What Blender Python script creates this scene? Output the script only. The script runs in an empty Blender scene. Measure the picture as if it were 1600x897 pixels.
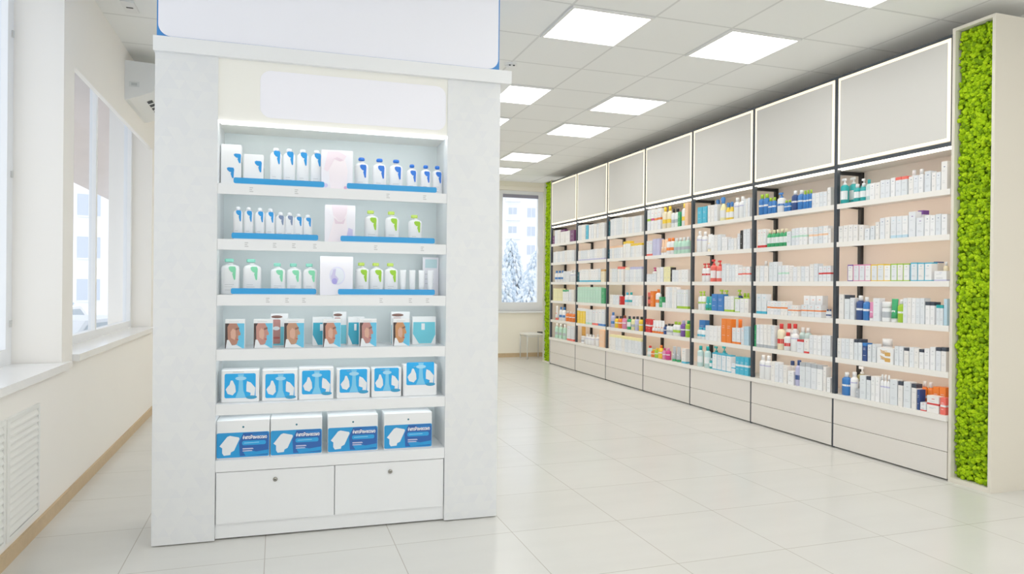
import bpy, math, random
from mathutils import Vector, Matrix
random.seed(7)
PI = math.pi
col = bpy.context.scene.collection

# ------------------------------------------------------------------ colours and materials
def lin(c):
    c = c / 255.0
    return c / 12.92 if c <= 0.04045 else ((c + 0.055) / 1.055) ** 2.4
PAL = dict(white=(238, 240, 243), grey=(176, 182, 190), navy=(36, 68, 130), blue=(44, 118, 196), teal=(22, 165, 168),
    darkteal=(20, 92, 108), clear=(196, 226, 226), coral=(238, 104, 92), purple=(112, 66, 158), paleblue=(186, 218, 236),
    pink=(226, 140, 182), yellow=(244, 206, 52), lime=(162, 204, 44), cyan=(60, 180, 214), lavender=(190, 190, 226),
    cream=(240, 228, 196), dark=(46, 56, 72), green=(48, 164, 104), gold=(214, 164, 84), olive=(158, 152, 92),
    orange=(240, 124, 40), red=(212, 42, 44), mint=(184, 226, 206), peach=(246, 202, 164), black=(28, 28, 32),
    paleyellow=(240, 234, 178), brown=(140, 66, 44), magenta=(206, 54, 132), plum=(110, 50, 104))
WORD = dict(darkteal='petrol', paleblue='azure', paleyellow='straw', dark='charcoal')
MATS = {}
def mat(name, rgb, rough=0.5, metal=0.0, emit=0.0, spec=0.5, noise=0.0, nscale=8.0, bump=0.0):
    if name in MATS: return MATS[name]
    m = bpy.data.materials.new(name); m.use_nodes = True
    nt = m.node_tree; b = nt.nodes['Principled BSDF']
    c = (lin(rgb[0]), lin(rgb[1]), lin(rgb[2]), 1)
    b.inputs['Base Color'].default_value = c
    b.inputs['Roughness'].default_value = rough
    b.inputs['Metallic'].default_value = metal
    b.inputs['Specular IOR Level'].default_value = spec
    if emit:
        b.inputs['Emission Color'].default_value = c
        b.inputs['Emission Strength'].default_value = emit
    if noise or bump:
        tc = nt.nodes.new('ShaderNodeTexCoord'); no = nt.nodes.new('ShaderNodeTexNoise')
        no.inputs['Scale'].default_value = nscale; no.inputs['Detail'].default_value = 4
        nt.links.new(tc.outputs['Object'], no.inputs['Vector'])
        if noise:
            mx = nt.nodes.new('ShaderNodeMix'); mx.data_type = 'RGBA'
            mx.inputs['A'].default_value = tuple(x * (1 - noise) for x in c[:3]) + (1,)
            mx.inputs['B'].default_value = tuple(min(1, x * (1 + noise)) for x in c[:3]) + (1,)
            nt.links.new(no.outputs['Fac'], mx.inputs['Factor']); nt.links.new(mx.outputs['Result'], b.inputs['Base Color'])
        if bump:
            bp = nt.nodes.new('ShaderNodeBump'); bp.inputs['Strength'].default_value = bump; bp.inputs['Distance'].default_value = 0.01
            nt.links.new(no.outputs['Fac'], bp.inputs['Height']); nt.links.new(bp.outputs['Normal'], b.inputs['Normal'])
    MATS[name] = m
    return m
WH = [mat('carton_white_a', (240, 241, 243), .4), mat('carton_white_b', (230, 234, 240), .4), mat('carton_white_c', (238, 236, 234), .4), mat('carton_white_d', (224, 230, 236), .4)]
def pm(c):
    return mat('product_' + c, PAL[c], rough=0.38)

def tiles(name, rgb, grout, sx, sy, ox, oy, mortar, rough, vary, spec=0.5, clouds=0.0):
    m = bpy.data.materials.new(name); m.use_nodes = True
    nt = m.node_tree; b = nt.nodes['Principled BSDF']
    tc = nt.nodes.new('ShaderNodeTexCoord'); mp = nt.nodes.new('ShaderNodeMapping')
    mp.inputs['Location'].default_value = (-ox, -oy, 0)
    br = nt.nodes.new('ShaderNodeTexBrick'); br.offset = 0.0; br.squash = 1.0
    br.inputs['Scale'].default_value = 1.0; br.inputs['Brick Width'].default_value = sx; br.inputs['Row Height'].default_value = sy
    br.inputs['Mortar Size'].default_value = mortar; br.inputs['Mortar Smooth'].default_value = 0.1; br.inputs['Bias'].default_value = 0
    c = [lin(v) for v in rgb]
    br.inputs['Color1'].default_value = (*[v * (1 - vary) for v in c], 1)
    br.inputs['Color2'].default_value = (*[min(1, v * (1 + vary)) for v in c], 1)
    br.inputs['Mortar'].default_value = (*[lin(v) for v in grout], 1)
    nt.links.new(tc.outputs['Object'], mp.inputs['Vector']); nt.links.new(mp.outputs['Vector'], br.inputs['Vector'])
    out = br.outputs['Color']
    if clouds:
        no = nt.nodes.new('ShaderNodeTexNoise'); no.inputs['Scale'].default_value = 1.7; no.inputs['Detail'].default_value = 6
        mp2 = nt.nodes.new('ShaderNodeMapping'); mp2.inputs['Scale'].default_value = (1.0, 3.5, 1.0)
        nt.links.new(tc.outputs['Object'], mp2.inputs['Vector']); nt.links.new(mp2.outputs['Vector'], no.inputs['Vector'])
        mx = nt.nodes.new('ShaderNodeMix'); mx.data_type = 'RGBA'; mx.blend_type = 'MULTIPLY'
        rr = nt.nodes.new('ShaderNodeMapRange'); rr.inputs['To Min'].default_value = 1 - clouds; rr.inputs['To Max'].default_value = 1.0
        rr.inputs['From Min'].default_value = 0.3; rr.inputs['From Max'].default_value = 0.6
        nt.links.new(no.outputs['Fac'], rr.inputs['Value']); nt.links.new(rr.outputs['Result'], mx.inputs['B'])
        mx.inputs['Factor'].default_value = 1.0
        nt.links.new(out, mx.inputs['A']); out = mx.outputs['Result']
    nt.links.new(out, b.inputs['Base Color'])
    b.inputs['Roughness'].default_value = rough; b.inputs['Specular IOR Level'].default_value = spec
    return m

def glass_mat(name, tint=(0.96, 0.98, 1.0), gloss=0.07):
    m = bpy.data.materials.new(name); m.use_nodes = True; nt = m.node_tree
    nt.nodes.remove(nt.nodes['Principled BSDF']); out = nt.nodes['Material Output']
    t = nt.nodes.new('ShaderNodeBsdfTransparent'); t.inputs['Color'].default_value = (*tint, 1)
    g = nt.nodes.new('ShaderNodeBsdfGlossy'); g.inputs['Roughness'].default_value = 0.03
    mx = nt.nodes.new('ShaderNodeMixShader'); mx.inputs['Fac'].default_value = gloss
    nt.links.new(t.outputs[0], mx.inputs[1]); nt.links.new(g.outputs[0], mx.inputs[2]); nt.links.new(mx.outputs[0], out.inputs[0])
    return m

def triangle_mat(name, rgb):
    # faint triangle lattice printed on the white side panels
    m = bpy.data.materials.new(name); m.use_nodes = True; nt = m.node_tree; b = nt.nodes['Principled BSDF']; L = nt.links.new
    def M(op, a, b_=None):
        n = nt.nodes.new('ShaderNodeMath'); n.operation = op
        for i, v in enumerate((a, b_)):
            if v is None: continue
            if isinstance(v, (int, float)): n.inputs[i].default_value = v
            else: L(v, n.inputs[i])
        return n.outputs[0]
    tc = nt.nodes.new('ShaderNodeTexCoord'); sp = nt.nodes.new('ShaderNodeSeparateXYZ'); L(tc.outputs['Object'], sp.inputs[0])
    S = 0.052
    v = M('DIVIDE', sp.outputs['Z'], S * 0.866)
    u = M('ADD', M('DIVIDE', sp.outputs['X'], S), M('MULTIPLY', v, 0.5))
    fu, fv = M('FRACT', u), M('FRACT', v)
    up = M('GREATER_THAN', fu, fv)
    cb = nt.nodes.new('ShaderNodeCombineXYZ'); L(M('FLOOR', u), cb.inputs[0]); L(M('FLOOR', v), cb.inputs[1]); L(up, cb.inputs[2])
    wn = nt.nodes.new('ShaderNodeTexWhiteNoise'); wn.noise_dimensions = '3D'; L(cb.outputs[0], wn.inputs['Vector'])
    mx = nt.nodes.new('ShaderNodeMix'); mx.data_type = 'RGBA'; c = [lin(x) for x in rgb]
    mx.inputs['A'].default_value = (c[0] * .97, c[1] * .975, c[2] * 1.0, 1); mx.inputs['B'].default_value = (*[min(1, x * 1.02) for x in c], 1)
    L(M('POWER', wn.outputs['Value'], 0.6), mx.inputs['Factor']); L(mx.outputs['Result'], b.inputs['Base Color'])
    b.inputs['Roughness'].default_value = 0.28
    return m

# ------------------------------------------------------------------ mesh helper
class MB:
    def __init__(s): s.v = []; s.f = []; s.mi = []; s.mats = []; s.sm = []
    def slot(s, m):
        if m not in s.mats: s.mats.append(m)
        return s.mats.index(m)
    def add(s, vs, fs, m, smooth=False):
        o = len(s.v); s.v += [tuple(v) for v in vs]; k = s.slot(m)
        for f in fs: s.f.append([o + i for i in f]); s.mi.append(k); s.sm.append(smooth)
    def box(s, x0, x1, y0, y1, z0, z1, m):
        s.add([(x0,y0,z0),(x1,y0,z0),(x1,y1,z0),(x0,y1,z0),(x0,y0,z1),(x1,y0,z1),(x1,y1,z1),(x0,y1,z1)],
              [(0,3,2,1),(4,5,6,7),(0,1,5,4),(1,2,6,5),(2,3,7,6),(3,0,4,7)], m)
    def cbox(s, x0, x1, y0, y1, z0, z1, m, c=0.002):
        # box with its long vertical corners and top edge chamfered
        c = min(c, (x1-x0)*.3, (y1-y0)*.3, (z1-z0)*.3)
        ring = lambda i, z: [(x0+c+i,y0+i,z),(x1-c-i,y0+i,z),(x1-i,y0+c+i,z),(x1-i,y1-c-i,z),(x1-c-i,y1-i,z),(x0+c+i,y1-i,z),(x0+i,y1-c-i,z),(x0+i,y0+c+i,z)]
        vs = ring(c*.5, z0) + ring(0, z0+c*.5) + ring(0, z1-c*.5) + ring(c*.5, z1)
        fs = [tuple(reversed(range(8))), tuple(range(24, 32))]
        for r in range(3):
            for i in range(8):
                j = (i+1) % 8; fs.append((r*8+i, r*8+j, r*8+8+j, r*8+8+i))
        s.add(vs, fs, m)
    def lathe(s, prof, m, n=16, sx=1.0, sy=1.0, cx=0.0, cy=0.0, e=2.0, smooth=True):
        # prof: (radius, z); superellipse exponent e gives squarish bottles
        vs = []; fs = []
        for r, z in prof:
            for i in range(n):
                a = 2*PI*(i+.5)/n; c, q = math.cos(a), math.sin(a)
                k = (abs(c)**e + abs(q)**e) ** (-1/e)
                vs.append((cx + sx*r*c*k, cy + sy*r*q*k, z))
        for j in range(len(prof)-1):
            for i in range(n):
                k = (i+1) % n; fs.append((j*n+i, j*n+k, (j+1)*n+k, (j+1)*n+i))
        if prof[0][0] > 1e-5: fs.append(tuple(reversed(range(n))))
        if prof[-1][0] > 1e-5: fs.append(tuple(range((len(prof)-1)*n, len(prof)*n)))
        s.add(vs, fs, m, smooth)
    def wrap(s, r, z0, z1, m, sx, sy, e=2.0, n=10, a0=-PI*0.97, a1=-PI*0.03):
        vs = []; fs = []
        for z in (z0, z1):
            for i in range(n+1):
                a = a0 + (a1-a0)*i/n; c, q = math.cos(a), math.sin(a); k = (abs(c)**e + abs(q)**e) ** (-1/e)
                vs.append((sx*r*c*k, sy*r*q*k, z))
        for i in range(n): fs.append((i, i+1, n+2+i, n+1+i))
        s.add(vs, fs, m, True)
    def poly(s, pts, y, m, t=0.0):
        # flat artwork facing -y, pts counter-clockwise seen from the front
        n = len(pts); vs = [(x, y, z) for x, z in pts]; fs = [tuple(range(n))]
        if t:
            vs += [(x, y+t, z) for x, z in pts]; fs.append(tuple(reversed(range(n, 2*n))))
            for i in range(n): j = (i+1) % n; fs.append((j, i, n+i, n+j))
        s.add(vs, fs, m)
    def rod(s, a, b, r, m, n=8, r2=None):
        a, b = Vector(a), Vector(b); d = (b-a).normalized(); up = Vector((0,0,1)) if abs(d.z) < .9 else Vector((1,0,0))
        u = d.cross(up).normalized(); w = d.cross(u); vs = []
        for p, rr in ((a, r), (b, r2 or r)):
            for i in range(n): t = 2*PI*i/n; vs.append(p + u*rr*math.cos(t) + w*rr*math.sin(t))
        fs = [(i, (i+1) % n, n+(i+1) % n, n+i) for i in range(n)] + [tuple(range(n, 2*n)), tuple(reversed(range(n)))]
        s.add(vs, fs, m, True)
    def join(s, o):
        for m in o.mats: s.slot(m)
        b = len(s.v); s.v += o.v; s.f += [[b+i for i in f] for f in o.f]; s.mi += [s.slot(o.mats[k]) for k in o.mi]; s.sm += o.sm
    def build(s, name, parent=None, loc=None, rz=0.0):
        me = bpy.data.meshes.new(name); me.from_pydata(s.v, [], s.f)
        for m in s.mats: me.materials.append(m)
        me.polygons.foreach_set('material_index', s.mi); me.polygons.foreach_set('use_smooth', s.sm); me.update()
        o = bpy.data.objects.new(name, me); col.objects.link(o)
        if parent: o.parent = parent
        if loc is not None: o.location = loc
        o.rotation_euler.z = rz
        return o
def rrect(x0, x1, z0, z1, r, n=4):
    pts = []
    for cx, cz, a0 in ((x1-r, z0+r, -PI/2), (x1-r, z1-r, 0), (x0+r, z1-r, PI/2), (x0+r, z0+r, PI)):
        for i in range(n+1): a = a0 + PI/2*i/n; pts.append((cx + r*math.cos(a), cz + r*math.sin(a)))
    return pts
def ell(cx, cz, rx, rz, n=14): return [(cx + rx*math.cos(2*PI*i/n), cz + rz*math.sin(2*PI*i/n)) for i in range(n)]
def tag(o, label=None, cat=None, group=None, kind=None):
    if label: o['label'] = label
    if cat: o['category'] = cat
    if group: o['group'] = group
    if kind: o['kind'] = kind
    return o
def empty(name, loc, rz=0.0):
    o = bpy.data.objects.new(name, None); o.empty_display_size = .05; col.objects.link(o); o.location = loc; o.rotation_euler.z = rz
    return o
def struct(name, mb, parent=None):
    o = mb.build(name, parent); 
    if not parent: o['kind'] = 'structure'
    return o
def one_box(*a):
    b = MB(); b.box(*a); return b

# ------------------------------------------------------------------ shared materials
WALL = mat('cream_wall_paint', (244, 240, 233), 0.7, noise=0.012, nscale=2)
FARW = mat('far_wall_paint', (246, 240, 224), 0.7, noise=0.012, nscale=2)
CEIL = tiles('ceiling_tiles', (240, 241, 239), (216, 217, 215), 0.6, 0.6, 1.7728, 4.1136, 0.009, 0.85, 0.008)
FLOOR = tiles('porcelain_floor', (213, 212, 207), (176, 171, 162), 0.5901, 0.6005, 1.7269, 2.7475, 0.0022, 0.22, 0.012, 0.45, 0.035)
PVC = mat('white_window_frame', (238, 240, 242), 0.3)
SILL = mat('white_marble_sill', (240, 240, 240), 0.15, noise=0.03, nscale=6)
WOOD = mat('tan_baseboard', (196, 170, 132), 0.5, noise=0.12, nscale=30)
GLASS = glass_mat('window_glass')
CAB = mat('cabinet_laminate', (228, 223, 217), 0.45)
SHELF = mat('shelf_laminate', (240, 237, 232), 0.4)
BACK = mat('beige_back_panel', (241, 227, 215), 0.6)
STEEL = mat('dark_blue_steel', (52, 60, 70), 0.45, metal=0.2)
BLACK = mat('black_steel', (22, 24, 27), 0.5)
LED = mat('warm_led_strip', (252, 240, 212), 0.5, emit=.9)
LEDU = mat('warm_under_led', (255, 244, 222), 0.5, emit=5.0)
LIGHTP = mat('back_lit_panel', (214, 212, 208), 0.6)
WPAN = mat('white_display_laminate', (238, 240, 242), 0.35)
WNICHE = mat('white_display_niche', (230, 239, 240), 0.5)
TRI = triangle_mat('white_triangle_print', (229, 231, 232))

# ------------------------------------------------------------------ room
H = 3.045; XL = -1.1194; XR = 4.60; YF = 11.5; YB = -3.0
b = MB(); b.box(XL-.4, XR+.2, YB-.2, YF+.3, -.08, 0, FLOOR); struct('floor', b)
b = MB(); b.box(XL-.4, XR+.2, YB-.2, YF+.3, H, H+.1, CEIL); struct('ceiling', b)
b = MB()
XO = XL - .36
b.box(XO, XL, YB, 4.43, 0, .765, WALL); b.box(XO, XL, 4.43, 4.64, 0, H, WALL); b.box(XO, XL, 4.64, 7.30, 0, .785, WALL)
b.box(XO, XL, 7.30, YF, 0, H, WALL); b.box(XL-.03, XL, 4.64, 7.30, 2.488, H, WALL); b.box(XL-.03, XL, 2.2, 4.43, 2.93, H, WALL)
b.box(XO, XL, YB, 2.2, .765, H, WALL)
struct('wall_left', b)
b = MB(); b.box(XR, XR+.2, YB, YF, 0, H, WALL); struct('wall_right', b)
b = MB(); FX0, FX1, FZ0, FZ1 = 3.60, 4.45, .80, 2.90
b.box(XL-.36, FX0, YF, YF+.3, 0, H, FARW); b.box(FX1, XR+.2, YF, YF+.3, 0, H, FARW); b.box(FX0, FX1, YF, YF+.3, 0, FZ0, FARW); b.box(FX0, FX1, YF, YF+.3, FZ1, H, FARW)
struct('wall_far', b)
b = MB()   # unseen back wall, its glazed openings invented to let fill daylight in
b.box(XL, XR, YB-.2, YB, 0, .35, WALL); b.box(XL, XR, YB-.2, YB, 2.85, H, WALL)
for x in (XL, 1.6, XR-.15): b.box(x, x+.15, YB-.2, YB, .35, 2.85, WALL)
struct('wall_back', b)
b = MB()
for x0, x1 in ((XL+.15, 1.6), (1.75, XR-.15)):
    b.box(x0, x0+.06, YB-.12, YB-.06, .35, 2.85, PVC); b.box(x1-.06, x1, YB-.12, YB-.06, .35, 2.85, PVC)
    b.box(x0+.06, x1-.06, YB-.12, YB-.06, .35, .41, PVC); b.box(x0+.06, x1-.06, YB-.12, YB-.06, 2.79, 2.85, PVC)
    b.box(x0+.06, x1-.06, YB-.095, YB-.09, .41, 2.79, GLASS)
struct('fill_window_4', b)  # unseen panes added with the back openings for fill daylight
b = MB(); b.box(XL, XL+.014, YB, YF, 0, .068, WOOD); struct('baseboard_left', b)
b = MB(); b.box(XL+.014, XR, YF-.014, YF, 0, .07, WOOD); struct('baseboard_far', b)
b = MB(); b.box(FX0-.9, FX1+.02, YF-.02, YF, 2.965, H, mat('cream_beam', (240, 234, 214), .7)); struct('trim_1', b)

def window(name, xp, y0, y1, z0, z1, mull, fw=.07, sashes=()):
    w = empty(name, (xp, (y0+y1)/2, z0)); w['kind'] = 'structure'
    b = MB(); Y = lambda y: y-(y0+y1)/2; Z = lambda z: z-z0
    b.box(-.06, 0, Y(y0), Y(y0)+fw, 0, Z(z1), PVC); b.box(-.06, 0, Y(y1)-fw, Y(y1), 0, Z(z1), PVC)
    b.box(-.06, 0, Y(y0)+fw, Y(y1)-fw, 0, fw, PVC); b.box(-.06, 0, Y(y0)+fw, Y(y1)-fw, Z(z1)-fw, Z(z1), PVC)
    for a, ww in mull: b.box(-.05, -.005, Y(a), Y(a)+ww, fw, Z(z1)-fw, PVC)
    b.build('window_frame', w)
    g = MB(); g.box(-.034, -.03, Y(y0)+fw, Y(y1)-fw, fw, Z(z1)-fw, GLASS); g.build('pane', w)
    return w
w1 = window('window_1', -1.355, 2.2, 4.43, .80, 2.93, [(3.3, .09)], .085)
b = MB()
for z in (.2, 1.0, 1.75): b.box(.0, .010, 1.080, 1.092, z, z+.035, mat('hinge_grey', (206, 206, 202), .4))
b.build('hinge', w1)
w2 = window('window_2', -1.285, 4.64, 7.30, .825, 3.0, [(5.95, .045)], .06)
b = MB(); b.box(-1.30, XL+.035, 4.645, 7.298, .785, .825, SILL); struct('trim_2', b)
b = MB(); b.box(-1.37, XL+.035, 2.2, 4.425, .762, .80, SILL); b.box(XL, XL+.035, 4.425, 4.50, .762, .80, SILL); struct('trim_3', b)
# far window
w3 = empty('window_3', (4.025, YF+.06, FZ0)); w3['kind'] = 'structure'
b = MB(); x0, x1, zt = FX0-4.025, FX1-4.025, FZ1-FZ0
b.box(x0, x0+.10, 0, .06, 0, zt, PVC); b.box(x1-.095, x1, 0, .06, 0, zt, PVC); b.box(x0+.1, x1-.095, 0, .06, 0, .15, PVC); b.box(x0+.1, x1-.095, 0, .06, zt-.065, zt, PVC)
b.build('window_frame', w3)
b = MB(); b.box(x0+.1, x1-.095, .03, .034, .15, zt-.065, GLASS); b.build('pane', w3)
b = MB(); b.box(x0+.1, x1-.095, -.01, .02, zt-.125, zt-.066, mat('blind_grey', (142, 140, 156), .6)); b.build('blind_cassette', w3)
b = MB(); b.box(x1-.10, x1-.08, -.035, 0, 1.0, 1.12, PVC); b.build('window_handle', w3)
b = MB(); b.box(FX0-.05, FX1+.01, YF-.05, YF+.08, FZ0-.03, FZ0, PVC); struct('trim_4', b)

# louvred radiator grilles under the first window
def grille(y0, y1, lab):
    g = empty('radiator_grille', (XL, (y0+y1)/2, .10)); tag(g, lab, 'vent', 'radiator grilles under the window')
    W_ = mat('white_grille', (236, 236, 232), .4); b = MB(); hw = (y1-y0)/2; hh = .545
    b.box(0, .014, -hw, -hw+.03, 0, hh, W_); b.box(0, .014, hw-.02, hw, 0, hh, W_); b.box(0, .014, -hw+.03, hw-.02, 0, .02, W_); b.box(0, .014, -hw+.03, hw-.02, hh-.02, hh, W_)
    b.build('frame', g)
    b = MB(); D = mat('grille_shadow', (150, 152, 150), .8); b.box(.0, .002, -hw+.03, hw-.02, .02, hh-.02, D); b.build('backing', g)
    n = 15
    for i in range(n):
        z = .024 + (hh-.045)*i/n; p = (hh-.045)/n
        s = MB(); s.add([(.002,-hw+.03,z+p*.98),(.002,hw-.02,z+p*.98),(.013,hw-.02,z+p*.25),(.013,-hw+.03,z+p*.25),(.002,-hw+.03,z+p*.72),(.002,hw-.02,z+p*.72),(.013,hw-.02,z),(.013,-hw+.03,z)],
            [(0,1,2,3)[::-1],(4,5,6,7),(3,2,6,7)[::-1],(0,1,5,4),(0,3,7,4),(1,2,6,5)], W_); s.build('slat', g)
grille(3.58, 4.02, 'white louvred radiator grille in the left wall, right one of the pair')
grille(3.10, 3.56, 'white louvred radiator grille cut off by the left edge of the view')

# air conditioner high on the left wall
ACW = mat('air_conditioner_plastic', (232, 234, 234), .35)
ac = empty('air_conditioner', (XL, 6.45, 2.647)); tag(ac, 'white wall air conditioner above the second window, half behind the white display', 'air conditioner')
prof = [(0, 0), (.03, .004), (.10, .032), (.19, .072), (.245, .12), (.26, .19), (.25, .265), (.20, .293), (0, .30)]
b = MB(); y0, y1 = -.42, .42; n = len(prof)
b.add([(x, y0, z) for x, z in prof] + [(x, y1, z) for x, z in prof], [tuple(range(n)), tuple(reversed(range(n, 2*n)))] + [(i, n+i, n+(i+1) % n, (i+1) % n) for i in range(n)], ACW)
b.build('body', ac)
def slope(t, off=0.0): return (.105 + .075*t + off*.4, .0342 + .0333*t - off*.92)
b = MB(); (xa, za), (xb, zb) = slope(.2, .002), slope(.7, .002)
b.add([(xa, -.22, za), (xb, -.22, zb), (xb, .36, zb), (xa, .36, za)], [(0, 1, 2, 3)], mat('vent_dark', (40, 44, 48), .6)); b.build('vent', ac)
for k in range(5):
    (xa, za), (xb, zb) = slope(.2, .005), slope(.7, .005); yy = -.21 + k*.11
    b = MB(); b.add([(xa, yy+.06, za), (xb, yy+.06, zb), (xb, yy+.09, zb), (xa, yy+.09, za)], [(0, 1, 2, 3)], ACW); b.build('vent_fin', ac)
b = MB(); b.box(.03, .10, y0-.002, y0, .10, .14, mat('ac_sticker', (214, 218, 218), .5)); b.box(.045, .085, y0-.003, y0-.002, .11, .13, mat('ac_mark', (180, 186, 188), .5)); b.build('sticker', ac)

# ceiling lamps
EM = mat('ceiling_light_diffuser', (255, 255, 252), .5, emit=7.0)
TB = mat('white_aluminium', (232, 232, 230), .4)
names = {0: 'second', 2: 'right-hand', -2: 'left-hand'}
k = 0
LX, LY = 1.7728, 4.1136
def ceiling_light(c, r, lab):
    cx, cy = LX + .6*(c+.5), LY + .6*(r+.5)
    t = empty('ceiling_light', (cx, cy, H-.014)); tag(t, lab, 'ceiling light', 'square light panels in the tiled ceiling')
    b = MB(); s0, s1 = .277, .296
    b.box(-s1, s1, -s1, -s0, 0, .013, TB); b.box(-s1, s1, s0, s1, 0, .013, TB); b.box(-s1, -s0, -s0, s0, 0, .013, TB); b.box(s0, s1, -s0, s0, 0, .013, TB); b.build('frame', t)
    b = MB(); b.box(-s0, s0, -s0, s0, .004, .012, EM); b.build('diffuser', t)
rows = [-2, 0, 3, 5, 8, 10]
ords = ['nearest', 'second', 'third', 'fourth', 'fifth', 'farthest']
for i, r in enumerate(rows):
    ceiling_light(2, r, ords[i] + ' square ceiling light of the row nearer the shelving')
    ceiling_light(0, r, ords[i] + ' square ceiling light of the row nearer the white display')
    ceiling_light(-2, r, ords[i] + ' square ceiling light of the row above the white display') if r not in (-2,) else None
for r in (-5, -7, -10):  # extra rows added out of view for more illumination
    for c in (-2, 0, 2): ceiling_light(c, r, 'added unseen square ceiling light behind the viewpoint')
sd = empty('smoke_detector', (1.783, 5.395, H)); tag(sd, 'small round white smoke detector on the ceiling beside the display', 'smoke detector')
b = MB(); b.lathe([(.0, -.034), (.022, -.033), (.034, -.024), (.036, -.018)], TB, 20); b.lathe([(.05, -.016), (.052, -.004), (.052, 0)], TB, 20); b.build('housing', sd)
b = MB(); b.box(-.026, -.012, -.037, -.033, -.024, -.016, BLACK); b.box(.008, .022, -.039, -.034, -.024, -.016, BLACK); b.build('slot', sd)
sp = empty('ceiling_sensor', (-.925, 5.12, H)); tag(sp, 'small white square sensor plate on the ceiling near the left wall', 'sensor')
b = MB(); b.box(-.04, .04, -.10, .10, -.012, 0, TB); b.build('plate', sp)
b = MB(); b.box(-.02, .02, -.008, .008, -.014, -.012, BLACK); b.build('slot', sp)

# ------------------------------------------------------------------ shelving along the right wall
X0 = 4.1505; BD = .255
SZ = [1.908, 1.611, 1.305, 1.012, .708, .423]
bayn = ['right-end bay', 'second bay from right', 'third bay from right', 'fourth bay from right', 'fifth bay from right', 'sixth bay from right', 'left-end bay']
shn = ['top shelf', 'second shelf', 'third shelf', 'fourth shelf', 'fifth shelf', 'lowest shelf']
BAY0, BW = 3.4107, 1.0028
def bay(i):
    y0 = BAY0 + BW*i
    t = empty('shelving_bay', (X0, y0+BW/2, 0)); a, c = -BW/2, BW/2
    tag(t, 'tall product shelving unit with lit header and two drawers, ' + bayn[i], 'shelving unit', 'shelving units along the right wall')
    def P(name, *boxes, m):
        b = MB()
        for q in boxes: b.box(*q, m)
        return b.build(name, t)
    P('back_panel', (BD+.012, BD+.03, a, c, 0, 2.905), m=BACK)
    P('carcass', (.02, BD+.012, a+.001, c-.001, 0.012, .383), m=CAB)
    # ladder frame on the far side of the bay
    P('post', (0, .03, c-.030, c, .424, 2.185), m=STEEL); P('base_post', (.002, .019, c-.016, c, 0, .383), m=STEEL)
    P('rear_upright', (BD-.018, BD+.012, c-.032, c-.002, .424, 2.172), m=BLACK)
    P('bracket', (.031, BD-.018, c-.026, c-.008, 2.143, 2.171), m=BLACK)
    for z in SZ[:-1]:
        b = MB(); y_a, y_b, zb_ = c-.024, c-.010, z-.0155
        b.add([(.06, y_a, zb_), (BD-.018, y_a, zb_), (BD-.018, y_a, zb_-.016), (.06, y_a, zb_-.003), (.06, y_b, zb_), (BD-.018, y_b, zb_), (BD-.018, y_b, zb_-.016), (.06, y_b, zb_-.003)],
              [(0,1,2,3), (7,6,5,4), (0,4,5,1), (1,5,6,2), (2,6,7,3), (3,7,4,0)], BLACK); b.build('bracket', t)
    LB_ = mat('shelf_fill_glow', (255, 240, 222), .5, emit=6.0)  # added fill glow hidden behind the shelf lips, no known lamps there
    for k, z in enumerate(SZ):
        if k == 5: P('shelf', (-.012, BD+.011, a, c, z-.036, z), m=SHELF)
        else:
            s = P('shelf', (0, .012, a+.001, c-.0305, z-.038, z), (.012, BD+.011, a+.001, c-.0305, z-.014, z), m=SHELF)
            q = MB(); q.box(.0125, .020, a+.02, c-.05, z-.034, z-.016, LB_); q.build('led_and_fill_strip', s)
    hz = P('header_box', (.024, BD+.012, a+.001, c-.001, 2.176, 2.90), m=CAB)
    P('dark_trim', (.004, .024, a, c, 2.186, 2.214), (.004, .024, a, c, 2.892, 2.912), (.004, .024, c-.03, c, 2.214, 2.892), (.004, .024, a, a+.006, 2.214, 2.892), m=STEEL)
    P('under_light', (.006, .022, a+.004, c-.03, 2.178, 2.185), (.030, .037, a+.01, c-.04, 2.1705, 2.1755), m=LEDU)
    y_0, y_1, z0, z1, w = a+.008, c-.034, 2.219, 2.889, .021
    P('led_frame', (0, .02, y_0, y_1, z0, z0+w), (0, .02, y_0, y_1, z1-w, z1), (0, .02, y_0, y_0+w, z0+w, z1-w), (0, .02, y_1-w, y_1, z0+w, z1-w), m=LED)
    P('light_panel', (-.002, .02, y_0+w, y_1-w, z0+w, z1-w), m=LIGHTP)
    P('drawer', (0, .02, a+.003, c-.018, .190, .383), m=CAB); P('drawer', (0, .02, a+.003, c-.018, .012, .186), m=CAB)
    P('plinth', (.03, .2, a, c, 0, .012), m=BLACK)
for i in range(7): bay(i)

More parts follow.
